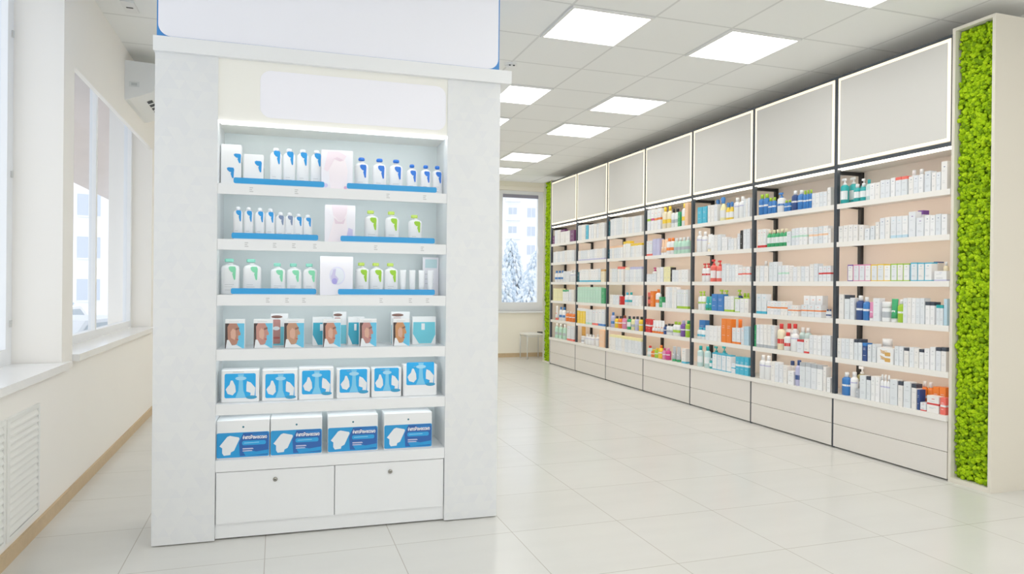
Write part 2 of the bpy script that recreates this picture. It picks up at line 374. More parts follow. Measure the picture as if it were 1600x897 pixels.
# moss boxes at both ends of the shelving
def moss_box(y0, y1, lab, fr, seed, d=.445, front=True):
    rnd = random.Random(seed)
    t = empty('moss_panel', (X0, (y0+y1)/2, 0)); tag(t, lab, 'plant panel', 'green moss panels framing the shelving')
    FR = mat('moss_box_laminate', (226, 220, 206), .5); a, c = y0-(y0+y1)/2, y1-(y0+y1)/2; zt = 2.944
    b = MB(); b.box(0, d, a, a+fr, 0, zt, FR); b.box(0, d, c-fr, c, 0, zt, FR); b.box(0, d, a+fr, c-fr, 0, fr+.01, FR); b.box(0, d, a+fr, c-fr, zt-fr, zt, FR)
    b.box(.075, .09, a+fr, c-fr, fr+.01, zt-fr, FR); b.build('frame', t)
    # lumpy reindeer moss: many small overlapping tufts in one mesh
    g = (1+5**.5)/2
    iv = [Vector(v).normalized() for v in ((-1,g,0),(1,g,0),(-1,-g,0),(1,-g,0),(0,-1,g),(0,1,g),(0,-1,-g),(0,1,-g),(g,0,-1),(g,0,1),(-g,0,-1),(-g,0,1))]
    ifc = [(0,11,5),(0,5,1),(0,1,7),(0,7,10),(0,10,11),(1,5,9),(5,11,4),(11,10,2),(10,7,6),(7,1,8),(3,9,4),(3,4,2),(3,2,6),(3,6,8),(3,8,9),(4,9,5),(2,4,11),(6,2,10),(8,6,7),(9,8,1)]
    mid = {}; vs = list(iv); fs = []
    def mp(i, j):
        k = (min(i, j), max(i, j))
        if k not in mid: mid[k] = len(vs); vs.append(((vs[i]+vs[j])/2).normalized())
        return mid[k]
    for q in ifc:
        x, y, z = mp(q[0], q[1]), mp(q[1], q[2]), mp(q[2], q[0]); fs += [(q[0], x, z), (q[1], y, x), (q[2], z, y), (x, y, z)]
    ms = [moss_mat(k) for k in range(3)]
    b = MB(); W_ = (c-a) - 2*fr
    b.box(.055, .075, a+fr, c-fr, fr+.01, zt-fr, ms[0])
    n = int(W_ * (zt-.09) / .00022)
    for _ in range(n):
        r = rnd.uniform(.008, .0165); y = rnd.uniform(a+fr+r*.9, c-fr-r*.9); z = rnd.uniform(fr+.01+r*.8, zt-fr-r*.8)
        x = .052 - rnd.uniform(0, .024)
        sc = [rnd.uniform(.8, 1.2) for _ in range(3)]
        pts = []
        for v in vs:
            k = r * rnd.uniform(.74, 1.2); pts.append((x + v.x*k*sc[0], y + v.y*k*sc[1], z + v.z*k*sc[2]))
        b.add(pts, fs, ms[rnd.choice((0, 1, 1, 2))])
    o = b.build('moss', t); o['kind'] = 'stuff'
def moss_mat(k):
    nm = 'reindeer_moss_' + ('darker', 'green', 'tip')[k]
    rgb = ((112, 150, 12), (150, 190, 10), (172, 208, 20))[k]  # tufts take one of these tones at random, the bed the darkest
    return mat(nm, rgb, .85, spec=.15, noise=.25, nscale=60, bump=.6)
moss_box(3.118, 3.4055, 'tall green moss panel in a beige box at the right end of the shelving', .020, 3)
moss_box(BAY0+7*BW+.006, 10.745, 'narrow green moss strip at the far left end of the shelving', .007, 5)

# metal stool under the far window
st = empty('metal_stool', (4.16, 11.23, 0)); tag(st, 'low white metal legged stool under the far window beside the moss strip', 'stool')
MT = mat('stool_metal', (214, 214, 210), .3, metal=.3); SW = mat('stool_seat_white', (238, 238, 232), .4)
b = MB(); b.cbox(-.18, .18, -.195, .195, .405, .435, SW, .02); b.build('seat', st)
for sx in (-1, 1):
    for sy in (-1, 1):
        b = MB(); b.rod((sx*.165, sy*.18, 0), (sx*.165, sy*.18, .405), .010, MT); b.build('leg', st)
b = MB(); b.rod((-.165, -.18, .385), (-.165, .18, .385), .008, MT); b.rod((.165, -.18, .385), (.165, .18, .385), .008, MT); b.rod((-.165, -.18, .385), (.165, -.18, .385), .008, MT); b.build('rail', st)
b = MB(); b.cbox(4.26, 4.35, 11.06, 11.30, .435, .452, BLACK, .004); o = b.build('folder'); tag(o, 'small flat black folder lying on the low white stool', 'folder')

# ------------------------------------------------------------------ product builders (local: front is -y)
def carton(kind, w, d, h, c, a, near):
    M_, A_ = (random.choice(WH) if c == 'white' else pm(c)), pm(a); b = MB(); hw = w/2-.0006
    if kind == 'ct': seg = [(0, .84, M_), (.84, 1, A_)]
    elif kind == 'cb': seg = [(0, .46, M_), (.46, .57, A_), (.57, 1, M_)]
    elif kind == 'cs': seg = [(0, .13, A_), (.13, 1, M_)]
    elif kind == 'cf': seg = [(0, .05, A_), (.05, .93, M_), (.93, 1, A_)]
    else: seg = [(0, 1, M_)]
    for z0, z1, m in seg: b.box(-hw, hw, 0, d, z0*h, z1*h, m)
    if kind == 'cf':
        b.box(-hw-.0004, -hw+.004, -.0006, d, 0, h, A_)
    if kind == 'ch':    # box printed with two golden hands
        for zz in (.25, .62):
            for i in range(4):
                b.poly([(-.3*w + .02*i*w, zz*h+.030-i*.007), (-.3*w+.02*i*w, zz*h+.026-i*.007), (.02*w, zz*h+.012-i*.005), (.02*w, zz*h+.016-i*.005)][::-1], -.0008, A_)
            b.poly(rrect(0, .34*w, zz*h-.014, zz*h+.014, .006), -.0010, A_)
    if True:            # small print lines on the front
        P_ = pm('grey'); fw = hw*.62
        if c in ('white', 'cream', 'paleblue', 'paleyellow', 'lavender', 'mint'):
            b.box(-fw*.3, fw*.45, -.0007, 0, h*.80, h*.815+.002, A_ if a != 'white' else P_) if kind not in ('ct',) else None
            for z in (.66, .30, .24): b.box(-fw, fw*random.uniform(.2, .9), -.0006, 0, h*z, h*z+.0018, P_)
        else:
            for z in (.70, .62, .30): b.box(-fw, fw*random.uniform(.2, .9), -.0006, 0, h*z, h*z+.002, pm('white'))
    return [('carton', b)]
def bottle(w, d, h, c, a, near, cr=.56, e=2.4, capf=.2):
    n = 16 if near else 10; sx, sy = w/2, d/2; zc = h*(1-capf)
    b = MB(); b.lathe([(.86, 0), (1, h*.015), (1, zc*.86), (.93, zc*.91), (.62, zc*.97), (.45, zc)], pm(c), n, sx, sy, e=e)
    k = MB(); q = min(sx, sy); k.lathe([(cr, zc), (cr, h*.985), (cr*.9, h)], pm(a), n, max(q, sx*.7), q)
    l = MB(); lc = 'white' if c not in ('white', 'clear', 'cream', 'mint', 'lavender', 'paleyellow') else ('grey' if a in ('white', 'dark', 'black') else a)
    if c in ('white',) and a in ('white',): l.wrap(1.015, h*.55, h*.60, pm('lavender'), sx, sy, e, 8)
    elif lc == 'white': l.wrap(1.015, h*.22, h*.56, pm('white'), sx, sy, e, 8) if c in ('teal', 'clear', 'cyan', 'green') else l.wrap(1.015, h*.40, h*.48, pm('white'), sx, sy, e, 8)
    elif c == 'clear': l.wrap(1.015, h*.2, h*.5, pm('white'), sx, sy, e, 8)
    else: l.wrap(1.015, h*.24, h*.42, pm(lc), sx, sy, e, 8)
    for m in (b, k, l): m.v = [(x, y+d/2, z) for x, y, z in m.v]
    return [('body', b), ('cap', k), ('label', l)]
def pump(w, d, h, c, a, near):
    n = 16 if near else 10; sx, sy = w/2, d/2; zb = h*.74
    b = MB(); b.lathe([(.88, 0), (1, h*.015), (1, zb*.88), (.9, zb*.94), (.5, zb)], pm(c), n, sx, sy, e=2.6)
    q = min(sx, sy); k = MB(); k.lathe([(.5, zb), (.5, zb+h*.07), (.2, zb+h*.08), (.2, zb+h*.17)], pm(a), 10, q, q)
    k.cbox(-sx*.85, sx*.42, -sy*.26, sy*.26, zb+h*.17, h, pm(a), .003)
    l = MB(); l.wrap(1.015, h*.16, h*.5, pm('white' if c != 'white' else ('lavender' if a == 'white' else a)), sx, sy, 2.6, 8)
    if c == 'white': l = MB(); l.wrap(1.015, h*.34, h*.44, pm('lavender' if a == 'white' else a), sx, sy, 2.6, 8)
    for m in (b, k, l): m.v = [(x, y+d/2, z) for x, y, z in m.v]
    return [('body', b), ('pump', k), ('label', l)]
def spray(w, d, h, c, a, near):
    sx, sy = w/2, d/2; zb = h*.72; q = min(sx, sy)
    b = MB(); b.lathe([(.88, 0), (1, h*.015), (1, zb*.7), (.7, zb*.85), (.42, zb)], pm(c), 14, sx, sy, e=2.2)
    k = MB(); k.lathe([(.45, zb), (.45, zb+h*.06)], pm(a), 10, q, q)
    k.add([(x, y, z) for y in (-sy*.3, sy*.3) for x, z in ((-sx*.95, h*.93), (-sx*.95, h*.88), (-sx*.55, h*.86), (-sx*.75, h*.76), (-sx*.6, h*.76), (-sx*.2, h*.84), (-sx*.3, zb+h*.06), (sx*.4, zb+h*.06), (sx*.5, h*.92), (sx*.2, h), (-sx*.6, h))],
          [tuple(range(11)), tuple(reversed(range(11, 22)))] + [(i, 11+i, 11+(i+1) % 11, (i+1) % 11) for i in range(11)], pm(a))
    l = MB(); l.wrap(1.02, h*.12, h*.44, pm('white' if c != 'white' else a), sx, sy, 2.2, 8)
    for m in (b, k, l): m.v = [(x, y+d/2, z) for x, y, z in m.v]
    return [('body', b), ('trigger', k), ('label', l)]
def tube(w, d, h, c, a, near):
    n = 14; sx, sy = w/2, d/2
    b = MB(); vs = []; fs = []
    for t in (0, .25, .5, .75, .94, 1.0):
        z = h*(.16 + .84*t); fy = max(.06, 1-t*1.05); fx = .82 + .18*t
        for i in range(n): A = 2*PI*i/n; vs.append((sx*fx*math.cos(A), sy*fy*math.sin(A), z))
    for j in range(5):
        for i in range(n): k = (i+1) % n; fs.append((j*n+i, j*n+k, (j+1)*n+k, (j+1)*n+i))
    fs += [tuple(reversed(range(n))), tuple(range(5*n, 6*n))]; b.add(vs, fs, pm(c), True)
    k = MB(); k.lathe([(.78, 0), (.82, h*.01), (.80, h*.16)], pm(a), n, sx, sy)
    l = MB(); l.box(-sx*.5, sx*.5, -sy*.62, -sy*.58, h*.42, h*.50, pm('white' if c != 'white' else a))
    for m in (b, k, l): m.v = [(x, y+d/2, z) for x, y, z in m.v]
    return [('tube_body', b), ('cap', k), ('print', l)]
def jar(w, d, h, c, a, near):
    sx, sy = w/2, d/2
    b = MB(); b.lathe([(.9, 0), (.98, h*.04), (.98, h*.62), (.92, h*.70)], pm(c), 18, sx, sy)
    k = MB(); k.lathe([(1, h*.70), (1, h*.97), (.94, h)], pm('white' if a == 'grey' else a), 18, sx, sy)
    l = MB(); l.wrap(1.0, h*.2, h*.5, pm(a if a != c else 'lavender'), sx, sy, 2, 8)
    for m in (b, k, l): m.v = [(x, y+d/2, z) for x, y, z in m.v]
    return [('body', b), ('lid', k), ('label', l)]
KINDS = dict(b=('bottle', bottle, 'bottle'), p=('pump_bottle', pump, 'bottle'), s=('spray_bottle', spray, 'bottle'), t=('squeeze_tube', tube, 'tube'), j=('cosmetic_jar', jar, 'jar'))
NW = ['first', 'second', 'third', 'fourth', 'fifth', 'sixth', 'seventh', 'eighth', 'ninth', 'tenth', 'eleventh', 'twelfth', 'thirteenth', 'fourteenth', 'fifteenth', 'sixteenth', 'seventeenth', 'eighteenth']
CW = ['zero', 'one', 'two', 'three', 'four', 'five', 'six', 'seven', 'eight', 'nine', 'ten', 'eleven', 'twelve', 'thirteen', 'fourteen', 'fifteen', 'sixteen', 'seventeen', 'eighteen']
def wd(c): return WORD.get(c, c)
def describe(kind, c, a):
    if kind[0] == 'c':
        if kind == 'ct': return f'{wd(c)} carton with {wd(a)} top'
        if kind == 'cb': return f'{wd(c)} carton with {wd(a)} band'
        if kind == 'cs': return f'{wd(c)} carton with {wd(a)} base'
        if kind == 'cf': return f'white carton edged in {wd(a)}'
        if kind == 'ch': return 'wide white carton printed with gold hands'
        return f'plain {wd(c)} carton'
    if kind == 'b': return f'{wd(c)} bottle with {wd(a)} cap'
    if kind == 'p': return f'{wd(c)} bottle with {wd(a)} pump'
    if kind == 's': return f'{wd(c)} bottle with {wd(a)} trigger'
    if kind == 't': return f'{wd(c)} tube with {wd(a)} cap'
    return f'{wd(c)} screw-lid jar'
def place(parts, name, loc, rz, merge):
    if merge or len(parts) == 1:
        m = MB()
        for _, p in parts: m.join(p)
        return m.build(name, None, loc, rz)
    t = empty(name, loc, rz)
    for pn, p in parts: p.build(pn, t)
    return t

TABLE = """0 1 p 4.38 4.316 0 0.198 teal white 1
0 1 p 4.375 4.297 1 0.212 teal white 1
0 1 b 4.246 4.19 0 0.137 teal white 1
0 1 p 4.253 4.204 1 0.185 teal white 1
0 1 b 4.184 4.129 0 0.136 teal white 1
0 1 b 4.126 4.082 0 0.155 clear teal 1
0 1 c 4.08 3.985 0 0.122 white navy 2
0 1 c 3.982 3.898 0 0.13 white navy 2
0 1 c 3.893 3.854 0 0.135 white navy 1
0 1 ct 3.852 3.753 0 0.133 white coral 2
0 1 b 3.808 3.758 1 0.182 white white 1
0 1 b 3.747 3.696 1 0.18 white white 1
0 1 c 3.742 3.625 0 0.125 white navy 3
0 1 c 3.616 3.566 0 0.14 white navy 1
0 1 c 3.561 3.494 0 0.124 white navy 2
0 1 c 3.491 3.444 0 0.185 white navy 1
0 2 c 4.38 4.185 0 0.125 white navy 4
0 2 c 4.176 4.13 0 0.115 white navy 1
0 2 c 4.124 4.076 0 0.087 white navy 1
0 2 c 4.071 4.03 0 0.102 white navy 1
0 2 c 4.024 3.99 0 0.127 white navy 1
0 2 c 3.984 3.894 0 0.154 white navy 2
0 2 cs 3.889 3.744 0 0.152 white paleblue 3
0 2 c 3.739 3.682 0 0.174 white purple 1
0 2 c 3.677 3.616 0 0.128 white purple 1
0 2 ct 3.733 3.687 1 0.186 white purple 1
0 2 c 3.612 3.488 0 0.137 white navy 3
0 2 c 3.486 3.442 0 0.133 white navy 1
0 3 cf 4.285 4.232 0 0.126 white purple 1
0 3 cf 4.228 4.063 0 0.127 white pink 3
0 3 cf 4.061 3.887 0 0.123 white yellow 3
0 3 cf 3.884 3.727 0 0.123 white lime 3
0 3 cf 3.719 3.554 0 0.127 white cyan 3
0 3 cf 3.603 3.569 1 0.132 white navy 1
0 3 b 3.538 3.502 1 0.13 cream white 1
0 3 cs 3.538 3.439 0 0.066 white lavender 1
0 4 c 4.368 4.316 0 0.191 white grey 1
0 4 ct 4.31 4.259 0 0.187 white dark 1
0 4 c 4.255 4.215 0 0.166 white grey 1
0 4 b 4.212 4.144 0 0.184 navy white 1
0 4 b 4.142 4.088 0 0.175 blue white 1
0 4 t 4.086 4.039 0 0.138 pink white 1
0 4 c 4.037 3.979 0 0.168 white grey 1
0 4 j 3.976 3.9 0 0.143 white grey 1
0 4 t 3.897 3.837 0 0.167 green white 1
0 4 b 3.834 3.778 0 0.163 lime white 1
0 4 c 3.776 3.604 0 0.175 white grey 5
0 4 ct 3.599 3.526 0 0.153 white dark 2
0 4 ct 3.516 3.464 0 0.132 white teal 2
0 4 c 3.46 3.435 0 0.175 paleblue white 1
0 5 c 4.38 4.216 0 0.152 white grey 4
0 5 ct 4.211 4.174 0 0.157 white dark 1
0 5 ct 4.172 4.134 0 0.16 white dark 1
0 5 ct 4.132 4.088 0 0.135 navy blue 1
0 5 c 4.082 4.047 0 0.125 white navy 1
0 5 c 4.041 4.006 0 0.135 white grey 1
0 5 ch 4.003 3.849 0 0.113 white gold 1
0 5 j 4.067 3.936 1 0.173 white white 1
0 5 c 3.844 3.769 0 0.134 white grey 2
0 5 ct 3.766 3.724 0 0.131 white dark 1
0 5 c 3.721 3.645 0 0.135 white grey 2
0 5 ct 3.642 3.605 0 0.132 white dark 1
0 5 c 3.603 3.561 0 0.141 white grey 1
0 5 c 3.559 3.518 0 0.154 white grey 1
0 5 ct 3.515 3.438 0 0.157 white dark 2
0 6 b 4.38 4.346 1 0.126 darkteal white 1
0 6 b 4.35 4.263 0 0.176 blue white 1
0 6 b 4.259 4.198 0 0.188 white white 1
0 6 p 4.27 4.196 1 0.227 olive white 1
0 6 c 4.192 4.156 0 0.066 grey white 1
0 6 c 4.154 4.094 0 0.174 white grey 1
0 6 ct 4.091 4.052 0 0.176 white dark 1
0 6 c 4.049 3.971 0 0.184 white grey 2
0 6 b 3.969 3.885 0 0.204 white white 3
0 6 c 3.881 3.815 0 0.18 white grey 1
0 6 ct 3.811 3.771 0 0.176 white dark 1
0 6 c 3.767 3.704 0 0.179 white grey 1
0 6 ct 3.7 3.659 0 0.173 white dark 1
0 6 c 3.654 3.636 0 0.138 navy white 1
0 6 b 3.7 3.605 1 0.189 orange white 2
0 6 c 3.599 3.499 1 0.167 orange red 2
0 6 cs 3.63 3.583 0 0.057 white red 1
0 6 cb 3.581 3.485 0 0.112 white red 1
0 6 cb 3.48 3.436 0 0.111 coral white 1
1 1 b 5.359 5.23 0 0.189 blue lime 2
1 1 b 5.226 5.128 0 0.145 blue lime 2
1 1 p 5.119 5.021 0 0.176 white blue 1
1 1 b 5.016 4.931 0 0.098 blue lime 2
1 1 b 4.929 4.863 0 0.171 navy white 1
1 1 b 4.855 4.79 0 0.167 blue white 1
1 1 b 4.782 4.678 0 0.155 blue lime 3
1 1 c 4.671 4.505 0 0.117 white paleblue 4
1 1 c 4.502 4.464 0 0.145 white paleblue 1
1 2 cs 5.353 5.238 0 0.166 white red 3
1 2 b 5.234 4.971 0 0.152 green cream 5
1 2 c 4.966 4.915 0 0.123 white green 1
1 2 cb 4.908 4.722 0 0.143 white mint 4
1 2 cb 4.703 4.49 0 0.138 white peach 4
1 2 c 4.487 4.459 0 0.115 white grey 1
1 3 b 5.382 5.328 1 0.188 white white 1
1 3 c 5.375 5.199 0 0.14 white grey 3
1 3 c 5.191 5.081 0 0.172 white grey 2
1 3 cb 5.072 4.935 0 0.139 white mint 3
1 3 c 4.932 4.694 0 0.125 white grey 5
1 3 c 4.687 4.595 0 0.142 white grey 2
1 3 cb 4.587 4.455 0 0.123 white red 3
1 4 cs 5.362 5.22 0 0.176 white cyan 2
1 4 cb 5.211 4.948 0 0.119 white orange 6
1 4 cb 4.945 4.816 0 0.09 white orange 3
1 4 cb 4.783 4.553 0 0.099 white orange 3
1 4 cs 4.839 4.619 1 0.174 white orange 3
1 4 b 4.508 4.453 0 0.069 white navy 2
1 5 c 5.382 5.359 0 0.197 green white 1
1 5 cs 5.357 5.11 0 0.205 white grey 5
1 5 b 5.091 5.015 0 0.226 cream red 1
1 5 b 5.006 4.936 0 0.156 white red 1
1 5 b 5.081 4.933 1 0.228 white red 2
1 5 b 4.928 4.837 0 0.192 white white 1
1 5 b 4.904 4.779 1 0.205 clear white 2
1 5 ct 4.827 4.748 0 0.107 white red 1
1 5 cs 4.746 4.686 0 0.117 white red 1
1 5 c 4.684 4.549 0 0.153 white grey 3
1 5 c 4.542 4.45 0 0.16 white grey 2
1 6 b 5.326 5.177 0 0.214 white white 2
1 6 c 5.151 5.051 0 0.17 white grey 2
1 6 c 5.046 4.945 0 0.153 white grey 2
1 6 b 5.035 4.963 1 0.19 white navy 1
1 6 c 4.936 4.862 0 0.115 white grey 1
1 6 b 4.861 4.796 0 0.215 lavender navy 1
1 6 ct 4.792 4.531 0 0.207 white grey 4
1 6 c 4.525 4.494 0 0.195 white grey 1
1 6 c 4.486 4.446 0 0.116 white grey 1
2 1 c 6.325 6.152 0 0.173 cyan teal 2
2 1 c 6.142 5.972 0 0.175 white grey 3
2 1 s 6.14 6.074 1 0.236 white blue 1
2 1 s 5.967 5.856 0 0.234 paleyellow blue 1
2 1 s 5.851 5.738 0 0.174 yellow blue 2
2 1 b 5.729 5.655 0 0.203 white white 1
2 1 b 5.646 5.572 0 0.205 white white 1
2 1 c 5.562 5.468 0 0.176 white paleblue 3
2 2 b 6.356 6.274 0 0.223 white white 1
2 2 b 6.255 6.182 0 0.21 white white 1
2 2 t 6.17 6.092 0 0.178 white cream 1
2 2 c 6.08 5.908 0 0.164 white grey 3
2 2 c 5.897 5.81 0 0.131 white grey 2
2 2 c 5.793 5.658 0 0.11 white grey 3
2 2 c 5.649 5.61 0 0.151 white grey 1
2 2 c 5.607 5.567 0 0.178 black white 1
2 2 c 5.563 5.46 0 0.185 white grey 2
2 3 p 6.249 6.12 0 0.191 white red 2
2 3 p 6.109 6.017 0 0.224 coral red 1
2 3 p 6.015 5.903 0 0.211 coral red 1
2 3 c 5.892 5.825 0 0.176 white grey 1
2 3 c 5.821 5.635 0 0.161 white grey 4
2 3 cb 5.633 5.454 0 0.138 white coral 3
2 4 p 6.309 6.193 0 0.194 white lime 2
2 4 t 6.187 6.069 0 0.143 teal green 2
2 4 c 6.059 5.856 0 0.165 blue cyan 2
2 4 p 6.069 5.909 1 0.21 green lime 2
2 4 cs 5.845 5.693 0 0.15 white lime 3
2 4 p 5.776 5.706 1 0.213 navy lime 1
2 4 cf 5.683 5.604 0 0.134 white lime 1
2 4 c 5.601 5.471 0 0.13 white lime 2
2 4 b 5.677 5.58 1 0.183 lime lime 2
2 5 b 6.326 6.175 0 0.12 white cyan 2
2 5 c 6.385 6.276 1 0.192 blue cyan 1
2 5 c 6.159 5.892 0 0.15 white paleblue 4
2 5 c 5.888 5.729 0 0.228 orange white 2
2 5 t 5.761 5.697 1 0.231 orange gold 1
2 5 cs 5.717 5.59 0 0.15 white orange 2
2 5 c 5.58 5.537 0 0.162 white orange 1
2 5 c 5.533 5.462 0 0.177 paleblue grey 2
2 6 b 6.334 6.229 0 0.213 clear teal 1
2 6 b 6.206 6.105 0 0.218 clear teal 1
2 6 b 6.099 6.047 0 0.104 teal white 1
2 6 p 6.169 6.059 1 0.22 cyan teal 1
2 6 p 6.038 5.921 1 0.231 cyan teal 1
2 6 cf 6.037 5.728 0 0.168 white cyan 4
2 6 cb 5.722 5.662 0 0.097 white cyan 1
2 6 cb 5.658 5.462 0 0.166 cyan white 3
3 1 cb 7.372 7.292 0 0.245 white lime 1
3 1 cb 7.289 7.214 0 0.245 white magenta 1
3 1 cb 7.211 7.063 0 0.239 white orange 2
3 1 b 7.054 6.963 0 0.245 cream yellow 1
3 1 b 6.955 6.86 0 0.245 cream yellow 1
3 1 b 6.853 6.796 0 0.208 white black 1
3 1 b 6.787 6.714 0 0.207 white black 1
3 1 c 6.703 6.656 0 0.162 green white 1
3 1 b 6.645 6.569 0 0.245 white yellow 1
3 1 c 6.566 6.502 0 0.245 peach cream 1
3 2 cs 7.382 7.247 0 0.173 white coral 2
3 2 c 7.241 7.081 0 0.194 lavender white 2
3 2 t 7.077 6.955 0 0.178 peach white 2
3 2 b 6.952 6.807 0 0.185 white orange 2
3 2 b 6.8 6.495 0 0.177 mint white 4
3 3 c 7.374 7.149 0 0.092 white grey 2
3 3 p 7.388 7.319 1 0.171 white magenta 1
3 3 c 7.139 6.995 0 0.165 white cream 2
3 3 c 6.985 6.846 0 0.168 paleyellow white 2
3 3 c 6.841 6.814 0 0.16 black white 1
3 3 c 6.809 6.488 0 0.129 white grey 5
3 4 j 7.37 7.287 0 0.167 brown coral 1
3 4 c 7.283 7.208 0 0.183 orange white 1
3 4 b 7.199 7.084 0 0.206 white orange 1
3 4 c 7.078 7.015 0 0.119 green white 1
3 4 c 7.011 6.946 0 0.056 white grey 1
3 4 c 6.943 6.717 0 0.232 white paleyellow 5
3 4 cs 6.704 6.487 0 0.204 white lime 5
3 5 cb 7.388 7.266 0 0.155 red white 2
3 5 t 7.261 7.001 0 0.148 white orange 4
3 5 b 6.997 6.937 0 0.112 navy dark 1
3 5 b 6.933 6.802 0 0.125 white black 2
3 5 b 6.798 6.659 0 0.154 white lime 2
3 5 b 6.652 6.563 0 0.174 purple lavender 1
3 5 b 6.551 6.478 0 0.179 lime green 1
3 6 b 7.364 7.277 0 0.124 clear red 1
3 6 b 7.274 7.197 0 0.09 orange yellow 1
3 6 b 7.194 7.118 0 0.112 lime yellow 1
3 6 b 7.114 7.029 0 0.152 yellow orange 1
3 6 b 7.014 6.958 0 0.127 pink magenta 1
3 6 b 6.955 6.877 0 0.133 magenta pink 1
3 6 t 6.824 6.751 0 0.163 grey green 1
3 6 t 6.739 6.659 0 0.164 grey green 1
3 6 cs 6.602 6.515 0 0.158 white cyan 1
4 1 c 8.391 8.353 0 0.198 darkteal white 1
4 1 c 8.342 7.956 0 0.22 white grey 7
4 1 c 7.947 7.795 0 0.204 white paleyellow 3
4 1 c 7.787 7.504 0 0.2 white grey 6
4 2 c 8.391 8.361 0 0.122 darkteal white 1
4 2 ct 8.353 7.983 0 0.162 white peach 6
4 2 ct 7.975 7.788 0 0.205 white yellow 3
4 2 ct 7.779 7.497 0 0.163 white yellow 6
4 3 c 8.346 8.144 0 0.171 white lime 3
4 3 ct 8.127 7.968 0 0.197 white coral 3
4 3 ct 7.917 7.798 0 0.18 white cream 2
4 3 ct 7.793 7.492 0 0.183 white lavender 6
4 4 c 8.339 8.075 0 0.122 white grey 3
4 4 c 8.06 8.023 0 0.108 red dark 1
4 4 b 7.948 7.859 0 0.159 white cyan 1
4 4 b 7.849 7.752 0 0.162 white teal 1
4 4 c 7.724 7.484 0 0.124 white grey 3
4 5 b 8.352 8.223 0 0.197 lavender blue 1
4 5 b 8.216 8.131 0 0.152 yellow dark 1
4 5 b 8.124 8.028 0 0.157 orange dark 1
4 5 b 8.021 7.914 0 0.17 pink brown 1
4 5 b 7.903 7.775 0 0.167 green dark 1
4 5 b 7.765 7.686 0 0.168 paleyellow dark 1
4 5 b 7.678 7.59 0 0.173 lavender dark 1
4 5 b 7.583 7.485 0 0.173 yellow black 1
4 6 ct 8.339 7.48 0 0.189 white paleyellow 10
5 1 c 9.393 9.13 0 0.217 white grey 4
5 1 c 9.117 9.035 0 0.202 cyan blue 1
5 1 c 9.022 8.771 0 0.199 white grey 3
5 1 c 8.763 8.513 0 0.198 white grey 4
5 2 cs 9.377 8.505 0 0.147 white lavender 11
5 3 c 9.393 9.337 0 0.146 darkteal navy 1
5 3 cs 9.324 8.622 0 0.176 white cyan 9
5 3 ct 8.616 8.499 0 0.169 cream gold 1
5 4 c 9.393 8.597 0 0.221 mint white 9
5 4 c 8.59 8.493 0 0.209 green lime 1
5 5 ct 9.393 9.102 0 0.215 yellow white 3
5 5 cs 9.093 8.884 0 0.205 white mint 2
5 5 cs 8.878 8.689 0 0.213 white coral 2
5 5 cs 8.683 8.486 0 0.22 white blue 2
5 6 c 9.393 9.371 1 0.23 gold cream 1
5 6 j 9.314 9.147 0 0.103 white grey 1
5 6 b 9.137 8.838 0 0.141 white white 3
5 6 b 8.824 8.661 0 0.156 white white 1
5 6 c 8.649 8.49 0 0.233 peach coral 1
6 1 c 10.385 10.303 0 0.13 plum white 1
6 1 c 10.3 10.07 0 0.213 white grey 2
6 1 ct 10.057 9.878 0 0.204 white plum 1
6 1 c 9.87 9.688 0 0.17 white lavender 1
6 1 c 9.681 9.526 0 0.171 plum purple 1
6 2 c 10.346 9.518 0 0.172 white grey 9
6 3 b 10.321 9.951 0 0.177 white blue 3
6 3 c 9.938 9.697 0 0.162 white lavender 2
6 3 b 9.69 9.511 0 0.178 white white 2
6 4 c 10.338 9.957 0 0.19 paleyellow lime 4
6 4 ct 9.946 9.722 0 0.173 white green 3
6 4 c 9.712 9.509 0 0.175 white cream 2
6 5 t 10.307 10.157 0 0.221 white coral 1
6 5 b 10.13 9.874 0 0.208 white blue 2
6 5 b 9.862 9.508 0 0.151 orange white 3
6 6 b 10.31 9.83 0 0.232 mint white 3
6 6 cs 9.767 9.503 0 0.227 white coral 2"""
items = []
for ln in TABLE.strip().split('\n'):
    f = ln.split(); bi, sh, kind = int(f[0]), int(f[1])-1, f[2]; ya, yb, row, ht, c, a, n = float(f[3]), float(f[4]), int(f[5]), float(f[6]), f[7], f[8], int(f[9])
    for k in range(n):
        w = (ya-yb)/n; items.append([bi, sh, kind, ya-w*(k+.5), w, row, ht * (1 + (random.uniform(-.02, .02) if n > 1 and kind[0] != 'b' else 0)), c, a])
items.sort(key=lambda i: (i[0], i[1], -i[3]))
cnt = {}
def span(i): return i[4]*i[6]/(i[3]**2 + 17.2)
crt = sorted([i for i in items if i[2][0] == 'c'], key=span, reverse=True)
rest = set(id(i) for i in crt[286:]); pile = MB()
items_all = items; items = [i for i in items if id(i) not in rest]
for it in items:
    key = (it[0], it[1], describe(it[2], it[7], it[8])); cnt.setdefault(key, []).append(it)
